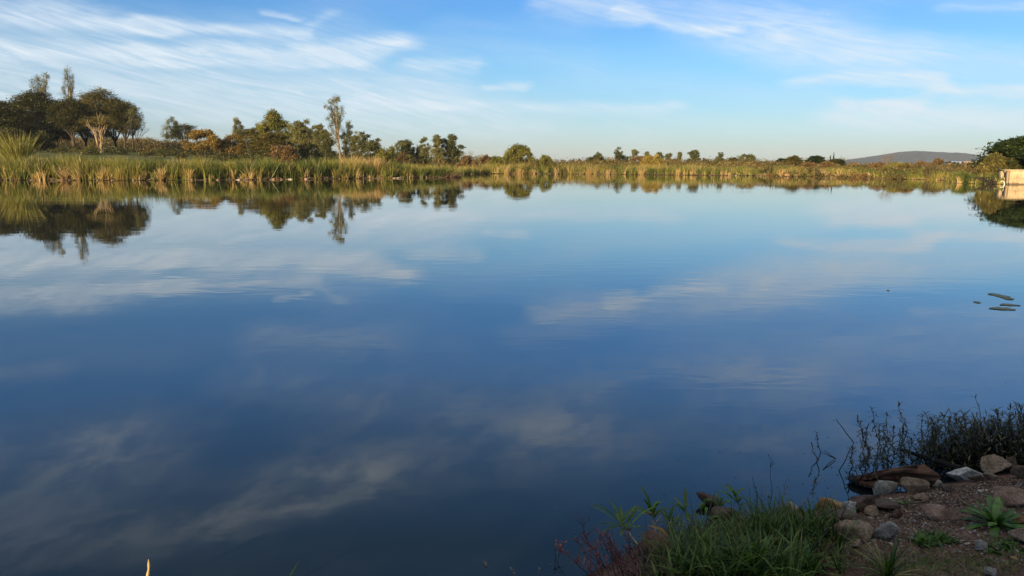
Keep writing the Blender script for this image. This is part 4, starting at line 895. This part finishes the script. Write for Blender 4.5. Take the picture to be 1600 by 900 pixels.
slab(lerp3(loc(1326, 747, .03), loc(1392, 762, .03), 18, .0, .012, 4), .12, .07, 'rotten_end', M['wood_dark'], root, 4)
mb = MB(); a = P(1408, 702, .10); b = P(1500, 732, .05); pts = wander(a, b, 9, .02); pts = [(x - a.x, y - a.y, z - a.z) for x, y, z in pts]; tube(mb, pts, np.linspace(.012, .026, 10), 7); o = mb.build('sunken_branch', M['wood_dark']); o.location = a; tag(o, 'dark branch slanting through the marsh plants above the driftwood', 'branch')

# ------------------------------------------------------------------ foreground plants
def stem_plant(root, pts, r0, r1, mat_stem, nleaf, L, w, mat_leaf, tint=(.2, .9), start=.25, each=True, el0=.5, droop=.6, seed=0, prof=LANCE, tip=3, fold=.25):
    global rng; rng = np.random.default_rng(seed)
    mb = MB(); tube(mb, pts, np.linspace(r0, r1, len(pts)), 6, .6); mb.build('stem', mat_stem, root, True)
    P3 = np.array(pts); out = MB()
    for k in range(nleaf + tip):
        s = start + (1 - start) * (k / max(1, nleaf)) if k < nleaf else 1.0; f = s * (len(P3) - 1); i0 = min(int(f), len(P3) - 2); b = P3[i0] + (P3[i0 + 1] - P3[i0]) * (f - i0)
        tgt = out if not each else MB()
        blades(tgt, [b], [k * 2.4 + rng.uniform(-.5, .5)], [(el0 if k < nleaf else 1.0) + rng.uniform(-.5, .6)], [L * rng.uniform(.5, 1.3) * (1 if s > .4 else .8)], [w * rng.uniform(.8, 1.2)], [droop * rng.uniform(.3, 1.5)], 6, prof, [rng.uniform(*tint)], fold=fold)
        if each: tgt.build('leaf', mat_leaf, root, True)
    if not each: tag(out.build('leaves', mat_leaf, root, True), kind='stuff')
SG2 = 'leafy green shoots leaning over the water'
shoots = [(1000, 850, 968, 818, 'leafy green shoot furthest left, leaning left over the water', 62, 13), (1034, 832, 1018, 800, 'second leafy shoot from the left with upright tip leaves', 46, 9), (1050, 835, 1044, 812, 'short shoot with yellowed leaves beside the overgrown rock', 26, 8),
          (1100, 826, 1067, 795, 'leafy shoot with a bare pale stem leaning left in the middle of the row', 38, 8), (1122, 826, 1100, 800, 'low leafy shoot between the brown rocks', 30, 8), (1128, 808, 1122, 783, 'small shoot standing above the flat rock in the water', 28, 8), (1164, 820, 1149, 776, 'leafy shoot furthest right with a thick pale stem', 42, 9)]
m_stem = foliage('pale_stem', [(.16, .15, .08), (.26, .22, .14)], .0)
for k, (bx, by, tx, ty, lb, L, nl) in enumerate(shoots):
    b = G(bx, by); sc = scale_at(b); t = at(tx, ty, b.y + .02); root = empty('leafy_shoot', b, lb, 'plant', SG2)
    pts = wander((0, 0, -.02), (t.x - b.x, t.y - b.y, t.z - b.z), 7, .06, random.Random(k))
    stem_plant(root, pts, .006, .0035, m_stem, max(5, nl - 3), L * sc * .88, .019, M['weed'], start=.70, seed=40 + k, tip=3, el0=.75, droop=.9)
# yellow dying leaves
root = None
for k, (bx, by, L, hd) in enumerate(((1030, 810, .11, 3.0), (1012, 828, .16, -.9))):
    b = G(bx, by + 18); mb = MB(); rng = np.random.default_rng(k); blades(mb, [(0, 0, 0)], [hd], [.35], [L], [.028], [.9], 6, LANCE, [.6], fold=.3); o = mb.build('dead_leaf', M['dead_leaf'], smooth=True); o.location = (b.x, b.y, b.z + .10); tag(o, ('upper' if k == 0 else 'lower') + ' yellowed drooping leaf among the shoots over the pink rock', 'leaf')

def mound(name, cx, cy, wpx, hpx, n, L, w, mat, label, tint=(0, .85), e=(.5, 1.4), droop=(.5, 1.8), seed=1, prof=None, fold=0, cat='grass', kind='stuff', yspan=None, segs=5):
    global rng; rng = np.random.default_rng(seed); B = []
    for k in range(n):
        px = cx + rng.normal() * wpx * .5 * .5; py = cy + rng.normal() * (yspan or hpx) * .5; px = min(max(px, cx - wpx / 2), cx + wpx / 2); py = min(max(py, cy - (yspan or hpx)), 960)
        b = G(px, py); B.append((b.x, b.y, b.z - .005))
    mb = MB(); blades(mb, B, rng.uniform(0, 6.28, n), rng.uniform(*e, n), rng.uniform(.55, 1.2, n) * L, rng.uniform(.6, 1.3, n) * w, rng.uniform(*droop, n), segs, prof, rng.uniform(*tint, n), fold=fold, twist=.8)
    return tag(mb.build(name, mat, smooth=bool(fold)), label, cat, kind=kind)
mound('grass', 1180, 866, 260, 44, 1300, .24, .009, M['grass'], 'thick dark green grass on the near bank at the bottom centre', (0, .85), seed=51)
mound('grass', 1225, 842, 170, 24, 620, .22, .010, M['grass'], 'upright grass left of the ochre block', (.1, .8), (.9, 1.5), (.2, .9), seed=52)
mound('grass', 1150, 900, 240, 26, 620, .27, .015, M['grass'], 'longer broad-bladed grass at the bottom edge', (.2, .8), (.6, 1.45), (.4, 1.7), seed=53)
mound('grass', 1060, 895, 130, 26, 420, .15, .010, M['marsh'], 'dark tangled grass below the overgrown rock', (.2, 1), seed=54)
mound('dead_grass', 1160, 855, 270, 40, 1100, .16, .0045, M['dry_twig'], 'dry brown stalks tangled in the bank grass', (.2, 1), (.2, 1.3), (.2, 1.5), seed=55)
mound('creeping_grass', 1470, 885, 300, 22, 2600, .045, .004, M['grass'], 'thin creeping grass over the soil at the bottom right', (.1, 1), (.1, 1.2), (.2, 1.2), seed=56)
mound('dead_grass', 1440, 885, 360, 26, 900, .06, .0025, M['dry_twig'], 'dry straw bits lying on the soil at the bottom right', (.4, 1), (.0, .4), (.0, .6), seed=57)
mound('ground_cover', 1570, 855, 70, 12, 380, .035, .012, M['weed'], 'small-leaved green ground cover under the rosette', (0, .7), (.2, 1.2), (.2, 1), seed=58, prof=LANCE, cat='ground cover')
mound('ground_cover', 1455, 846, 60, 9, 260, .06, .014, M['weed'], 'low green herbs beside the maroon soil patch', (0, .6), (.3, 1.3), (.2, 1), seed=59, prof=LANCE, cat='ground cover')
# tufts and rosettes as things
def rosette(px, py, n, L, w, label, name, mat, e=(.15, 1.2), droop=(.3, 1.2), seed=1, prof=SPOON, fold=.25, cat='plant', segs=8, dead=0):
    global rng; rng = np.random.default_rng(seed); b = G(px, py); root = empty(name, b, label, cat)
    for k in range(n):
        f = k / max(1, n - 1); mb = MB()
        blades(mb, [(rng.normal() * .008, rng.normal() * .008, 0)], [k * 2.4 + rng.uniform(-.3, .3)], [e[0] + (e[1] - e[0]) * f + rng.uniform(-.1, .1)], [L * (1.1 - .35 * f) * rng.uniform(.8, 1.15)], [w * rng.uniform(.8, 1.15)], [droop[1] - (droop[1] - droop[0]) * f], segs, prof, [rng.uniform(.1, .95)], fold=fold)
        mb.build('leaf', mat, root, True)
    return root
rosette(1556, 822, 26, .21, .040, 'large leafy green rosette growing on the gravel at right', 'leafy_rosette', M['rosette'], seed=61)
mound('mixed_weeds', 1150, 862, 210, 30, 240, .15, .017, M['weed'], 'broader weed leaves mixed through the bank grass', (0, .8), (.5, 1.45), (.2, 1.2), seed=71, prof=LANCE, fold=.2, cat='weeds')
mound('grass', 1075, 880, 130, 30, 300, .20, .010, M['grass'], 'grass around the foot of the overgrown rock', (0, .7), (.7, 1.5), (.2, 1.2), seed=72)
rosette(1178, 900, 12, .26, .030, 'broad-leaved bright plant at the bottom centre with one tall blade', 'broadleaf_plant', M['weed'], (.7, 1.45), (.1, .8), 62, LANCE)
rosette(1262, 892, 8, .17, .030, 'small grey green broadleaf plant left of the bottom grass tuft', 'broadleaf_plant', M['rosette'], (.5, 1.3), (.2, .9), 63, LANCE)
rosette(1095, 905, 18, .20, .020, 'bright green bladed tuft at the bottom edge under the shoots', 'grass_tuft', M['weed'], (.5, 1.45), (.2, .9), 64, LANCE, cat='grass tuft')
rosette(1385, 905, 54, .25, .011, 'spreading green grass tuft below the grey rock', 'grass_tuft', M['grass'], (.35, 1.5), (.3, 1.3), 65, lambda s: (1 - s) ** .6 + .02, .15, 'grass tuft')
rosette(1440, 850, 9, .09, .022, 'little green and reddish herb beside the creeping grass', 'small_herb', M['weed'], (.3, 1.2), (.2, .8), 66, LANCE)
rosette(1415, 788, 7, .08, .016, 'tiny flat green weed on the gravel below the brick-shaped rock', 'small_weed', M['rosette'], (.1, .6), (.1, .5), 67, LANCE)

# red and pink weeds at the left foot of the bank
def twig(name, px, py, tx, ty, label, mat, r=.0022, nb=6, seed=0, group=None, leafL=.012, cat='weed stalk', bl=.25, zb=None, leafn=3, leafw=.006):
    global rng; rng = np.random.default_rng(seed); rd = random.Random(seed)
    b = G(px, py) if zb is None else P(px, py, zb); t = at(tx, ty, b.y + .01); root = empty(name, b, label, cat, group)
    T_ = (t.x - b.x, t.y - b.y, t.z - b.z); pts = wander((0, 0, -.02), T_, 8, .07, rd); mb = MB(); tube(mb, pts, np.linspace(r, r * .5, 9), 5, .4); L = Vector(T_).length; mbl = MB()
    for k in range(nb):
        i0 = rd.randint(3, 8); p0 = pts[i0]; a = rd.uniform(0, 6.28); l2 = L * bl * rd.uniform(.4, 1); e = (p0[0] + math.cos(a) * l2 * .7, p0[1] + math.sin(a) * l2 * .4, p0[2] + l2 * rd.uniform(.3, .9)); bp = wander(p0, e, 4, .08, rd)
        tube(mb, bp, np.linspace(r * .6, r * .3, 5), 4, .6)
        for q_ in range(leafn): c = bp[rd.randint(1, 4)]; blades(mbl, [c], [rd.uniform(0, 6.28)], [rd.uniform(0, 1.4)], [leafL * rd.uniform(.7, 1.5)], [leafw], [.4], 3, LANCE, [rd.uniform(.3, 1)])
    mb.build('stem', mat, root, True)
    if nb and leafn: mbl.build('seed_head' if cat == 'grass stalk' else 'leaves', mat, root)
    return root
RW = 'reddish weed stalks at the left foot of the bank'
rdd = random.Random(3)
for k in range(26):
    bx = rdd.uniform(925, 1010); by = rdd.uniform(885, 915); tx = bx - rdd.uniform(-5, 50); ty = by - rdd.uniform(25, 75)
    twig('red_weed', bx, by, tx, ty, 'thin reddish weed stalk at the left foot of the bank', M['red_weed'], .0026, 8, 700 + k, RW, .014, leafn=4, leafw=.005)
twig('red_weed', 925, 895, 868, 855, 'long coral red weed stalk reaching furthest left over the water', M['red_weed'], .003, 8, 730, None, .02, leafn=6, leafw=.008)
for k, (a_, b_, c_, d_, lb) in enumerate(((868, 874, 867, 848, 'small dark twig poking from the water left of the red weeds'), (868, 878, 884, 853, 'dark twig leaning right beside the small upright one'), (764, 884, 756, 876, 'tiny dark twig alone in the water at the bottom'), (808, 905, 799, 888, 'tiny pale twig tip at the bottom edge'), (846, 906, 842, 885, 'pinkish twig tip at the bottom edge left of the weeds'))):
    twig('twig', a_, b_, c_, d_, lb, M['marsh'] if k < 3 else M['dry_twig'], .0022, 3, 740 + k, None, .01, 'twig', zb=0)
# flowering stalks with seed heads
twig('seed_stalk', 1205, 806, 1205, 718, 'tallest thin stalk with dark branching seed heads over the water', M['marsh_bright'], .0024, 6, 750, None, .018, 'grass stalk', .18)
twig('seed_stalk', 1186, 822, 1175, 744, 'stalk with a pale round flower head', M['marsh_bright'], .0028, 3, 751, None, .016, 'grass stalk', .1)
twig('seed_stalk', 1218, 808, 1228, 752, 'thin brown stalk right of the tallest one', M['dry_twig'], .0016, 7, 752, None, .012, 'grass stalk', .3)
twig('seed_stalk', 1226, 806, 1282, 750, 'wispy brown stalk arching right over the water', M['dry_twig'], .0014, 8, 753, None, .014, 'grass stalk', .2)
twig('seed_stalk', 1198, 812, 1190, 765, 'faint brown stalk left of the tallest one', M['dry_twig'], .0014, 6, 754, None, .012, 'grass stalk', .3)
twig('seed_stalk', 1078, 842, 1077, 772, 'thin upright stalk in front of the leafy shoots', M['marsh_bright'], .0014, 2, 755, None, .012, 'grass stalk', .06)
# dry straws on the bank
for k, (a_, b_, c_, d_, lb) in enumerate(((1424, 885, 1418, 765, 'thin dry stalk standing upright in front of the gravel'), (1326, 830, 1288, 786, 'dry straw lying across the ochre block'), (1382, 784, 1366, 735, 'dry straw leaning on the pale oblong stone'), (1406, 890, 1310, 832, 'long dry straw crossing the grass tuft'), (1412, 880, 1398, 840, 'pale dry grass stalk in the bottom tuft'))):
    b = G(a_, b_); t = at(c_, d_, b.y + (.03 if k != 1 else .12)); mb = MB(); tube(mb, wander((0, 0, 0), (t.x - b.x, t.y - b.y, t.z - b.z), 7, .02, random.Random(k)), np.linspace(.0026, .0014, 8), 5, .9)
    o = mb.build('dry_straw', M['dry_twig'], smooth=True); o.location = b; tag(o, lb, 'straw')
# yellow fallen leaf
b = G(1590, 878); mb = MB(); rng = np.random.default_rng(3); blades(mb, [(0, 0, .012)], [2.2], [.2], [.035], [.02], [.4], 5, LANCE, [.9], fold=.3); o = mb.build('fallen_leaf', M['dead_leaf'], smooth=True); o.location = b; tag(o, 'small yellow fallen leaf on the grass near the right corner', 'leaf')

# dry curled leaf tip catching the sun at the lower left, and a green blade tip
b = P(222, 935, -.02); t = at(232, 874, b.y); mb = MB(); L = (t - b).length
pts = wander((0, 0, 0), (t.x - b.x, t.y - b.y, t.z - b.z), 8, .04, random.Random(2)); tube(mb, pts, [.002, .003, .007, .004, .006, .0085, .005, .0065, .0015], 6, .95)
blades(mb, [pts[6]], [.4], [1.1], [.02], [.006], [.3], 3, LANCE, [.9]); blades(mb, [pts[4]], [3.2], [-.8], [.03], [.008], [.3], 3, LANCE, [.9])
o = mb.build('dry_stalk', M['straw'], smooth=True); o.location = b; tag(o, 'pale dry stalk tip lit by the sun at the bottom left', 'stalk')
b = P(440, 925, -.02); t = at(464, 882, b.y); mb = MB(); blades(mb, [(0, 0, 0)], [.3], [1.1], [(t - b).length * 1.05], [.02], [.15], 5, LANCE, [.2], fold=.2); o = mb.build('grass_shoot', M['grass'], smooth=True); o.location = b; tag(o, 'single green blade tip at the bottom edge left of centre', 'grass blade')

# ------------------------------------------------------------------ marsh plants standing in the water
MG = 'leafy marsh stems standing in the water by the driftwood'
def marsh(px, py, tpx, tpy, nl, label, seed, L=.05, mat='marsh', group=MG, tint=(.1, .9)):
    rd = random.Random(seed); b = P(px, py, -.02); t = at(tpx, tpy, b.y + rd.uniform(-.03, .03)); root = empty('marsh_stem', b, label, 'marsh plant', group)
    pts = wander((0, 0, 0), (t.x - b.x, t.y - b.y, t.z - b.z), 9, rd.uniform(.06, .22), rd)
    stem_plant(root, pts, .0034, .0018, M[mat], nl, L, .0088, M[mat], tint, .06, False, rd.uniform(.0, .8), rd.uniform(.6, 2.2), seed, LANCE, 3, 0)
marsh(1276, 726, 1276, 676, 12, 'small isolated leafy stem furthest left in the water', 801, .03, group=None)
marsh(1280, 722, 1268, 694, 7, 'short stem leaning left beside the isolated one', 802, .03, group=None)
for k, (a_, b_, c_, d_, lb) in enumerate(((1311, 736, 1334, 692, 'bare crooked stem, lower half, left of the marsh stems'), (1334, 692, 1308, 658, 'bare crooked stem, upper half, bending left'), (1286, 734, 1306, 716, 'dark floating twig forked on the water, left piece'), (1306, 717, 1288, 704, 'dark floating twig on the water, upper piece'))):
    if k == 1: b = at(1334, 692, P(1311, 736).y)
    else: b = P(a_, b_, .0)
    t = at(c_, d_, b.y) if k < 2 else P(c_, d_, .01); mb = MB(); tube(mb, wander((0, 0, 0), (t.x - b.x, t.y - b.y, t.z - b.z), 7, .05, random.Random(k + 9)), np.linspace(.004, .0025, 8), 5, .4)
    if k == 1: blades(mb, [(t.x - b.x, 0, t.z - b.z)] * 3, [3.1, .3, 3.5], [.3, -.3, 1.2], [.05, .06, .03], .007, .4, 4, LANCE, [.3] * 3)
    o = mb.build('crooked_stem' if k < 2 else 'floating_twig', M['marsh'], smooth=True); o.location = b; tag(o, lb, 'stem' if k < 2 else 'twig')
spec = [(1343, 736, 1340, 660), (1352, 738, 1354, 672), (1364, 738, 1362, 640), (1370, 736, 1374, 664), (1380, 738, 1386, 650), (1388, 736, 1380, 668), (1392, 737, 1396, 672), (1402, 736, 1404, 636), (1408, 735, 1412, 664), (1414, 734, 1410, 676), (1335, 734, 1332, 700), (1425, 733, 1424, 690)]
for k, (a_, b_, c_, d_) in enumerate(spec): marsh(a_, b_, c_, d_, 40, 'thin dark leafy stem in the water behind the driftwood, ' + nth([q_[0] for q_ in spec], a_) + ' of twelve', 810 + k, .052)
rdm = random.Random(55)
for k in range(46):
    px = 1440 + 175 * (k / 45) ** .8 + rdm.uniform(-4, 4); py = rdm.uniform(716, 736) - max(0, (px - 1500)) * .06; top = float(np.interp(px, [1430, 1460, 1500, 1530, 1560, 1600], [655, 642, 640, 640, 645, 640])) + rdm.uniform(-6, 26)
    marsh(px, py, px + rdm.uniform(-10, 10), top, 46, 'dark leafy marsh stem in the thicket at the right edge', 840 + k, .062, group='dark marsh stems in the thicket at the right edge')
marsh(1540, 700, 1524, 622, 8, 'tall marsh stem with a lighter drooping tip above the thicket', 899, .06, 'marsh_bright', None)
rng = np.random.default_rng(67); rdt = random.Random(12); mb = MB()
for k in range(190):
    px = 1330 + 275 * rdt.random() ** .6; p0 = P(px, rdt.uniform(704, 736), -.01); L = rdt.uniform(.08, .26) * (.7 if px < 1440 else 1); a = rdt.uniform(-1.2, 1.2)
    pts = wander(p0, (p0.x + math.sin(a) * L, p0.y + rdt.uniform(-.1, .15), p0.z + math.cos(a) * L), 6, .14, rdt); tube(mb, pts, np.linspace(.0028, .0014, 7), 4, rdt.uniform(0, .6))
    for q_ in range(9): blades(mb, [pts[rdt.randint(1, 6)]], [rdt.uniform(0, 6.28)], [rdt.uniform(-.6, 1.2)], [rdt.uniform(.02, .06)], [.008], [rdt.uniform(.2, 1.6)], 4, LANCE, [rdt.uniform(0, .9)])
tag(mb.build('marsh_tangle', M['marsh']), 'tangled dark side stems low among the marsh plants', 'tangle', kind='stuff')
# dense undergrowth of the same thicket
rng = np.random.default_rng(66); n = 3300; B = []
for k in range(n):
    px = 1455 + 170 * rng.uniform() ** .75; py = rng.uniform(704, 742); p0 = P(px, py, 0); hz = rng.uniform(0, 1) ** 1.2 * .26 * float(np.interp(px, [1455, 1530, 1600], [.35, .9, 1])); B.append((p0.x, p0.y + rng.uniform(0, .25), hz))
mb = MB(); blades(mb, B, rng.uniform(0, 6.28, n), rng.uniform(-.2, 1.3, n), rng.uniform(.03, .07, n), .008, rng.uniform(.2, 1.2, n), 4, LANCE, rng.uniform(0, 1, n) ** 1.3)
tag(mb.build('undergrowth', M['marsh']), 'dense dark leaves filling the marsh thicket at the right edge', 'undergrowth', kind='stuff')

# ------------------------------------------------------------------ floating leaves
mfl = solid('floating_leaf_green', [(.12, .13, .06), (.30, .28, .15)], 9, rough=.6, bump=.3)
for k, (px, py, w_, h_, lb) in enumerate(((1556, 460.5, 16, 4, 'largest floating leaf, its left lobe, in the group at the right'), (1566, 463, 20, 5, 'broad floating leaf in the middle of the upper cluster'), (1574, 466, 14, 3.5, 'small floating leaf at the right end of the upper cluster'), (1576, 476, 26, 3, 'narrow floating leaf between the upper cluster and the long lower leaf'), (1567, 482, 34, 4.5, 'long floating leaf, lowest of the group'), (1527, 472, 9, 2.5, 'single small floating leaf left of the group'), (1388, 453.5, 3.5, 1.0, 'tiny floating leaf far left of the group'))):
    p0 = P(px, py, .006); sc = scale_at(p0); a = w_ * sc / 2; q0 = P(px, py - h_ / 2); q1 = P(px, py + h_ / 2); bb = abs(q0.y - q1.y) / 2; rd = random.Random(k); mb = MB(); n = 18
    V = [(0, 0, .004)] + [(math.cos(t) * a * (1 + .25 * math.sin(3 * t + k) + rd.uniform(-.1, .1)), math.sin(t) * bb * (1 + rd.uniform(-.3, .3)), rd.uniform(0, .004)) for t in np.linspace(0, 6.283, n, endpoint=False)]
    V += [(v_[0] * .98, v_[1] * .98, v_[2] - .006) for v_ in V[1:]] ; F_ = [(0, i_, i_ % n + 1) for i_ in range(1, n + 1)] + [(i_, i_ + n, i_ % n + 1 + n, i_ % n + 1) for i_ in range(1, n + 1)]
    mb.add(V, F_); o = mb.build('floating_leaf', mfl); o.location = p0; o.rotation_euler.z = -.12; tag(o, lb, 'leaf')

rdf = random.Random(31); mb = MB()
for k in range(150):
    px = rdf.uniform(860, 1600); sh = float(np.interp(px, [860, 1000, 1100, 1270, 1340, 1470, 1600], [900, 838, 806, 782, 740, 715, 700])); p0 = P(px, sh - rdf.random() ** 2 * 110 - 2, .003); s_ = rdf.uniform(.003, .010); a = rdf.uniform(0, 6.28)
    v0, f0 = stone_verts((1, .6, .25), 1, 600 + k % 5, .2); v = v0 * s_; v = np.column_stack([v[:, 0] * math.cos(a) - v[:, 1] * math.sin(a), v[:, 0] * math.sin(a) + v[:, 1] * math.cos(a), v[:, 2]]) + np.array(p0); mb.add(v, f0, rdf.uniform(0, 1))
tag(mb.build('floating_bits', M['litter']), 'tiny bits of plant debris floating by the near bank', 'debris', kind='stuff')
# ------------------------------------------------------------------ haze
mhz = bpy.data.materials.new('haze_air'); mhz.use_nodes = True; mhz.node_tree.nodes.clear(); gh = NG(mhz.node_tree)
pv = gh.node('ShaderNodeVolumePrincipled'); pv.inputs['Color'].default_value = (.80, .88, 1.0, 1); pv.inputs['Density'].default_value = .00008; pv.inputs['Anisotropy'].default_value = .0
oh = gh.node('ShaderNodeOutputMaterial'); gh.l.new(pv.outputs[0], oh.inputs['Volume'])
mb = MB(); box(mb, -6200, 6200, -6200, 6200, -8, 95); o = mb.build('haze', mhz); tag(o, 'thin pale haze in the air', 'haze', kind='stuff')
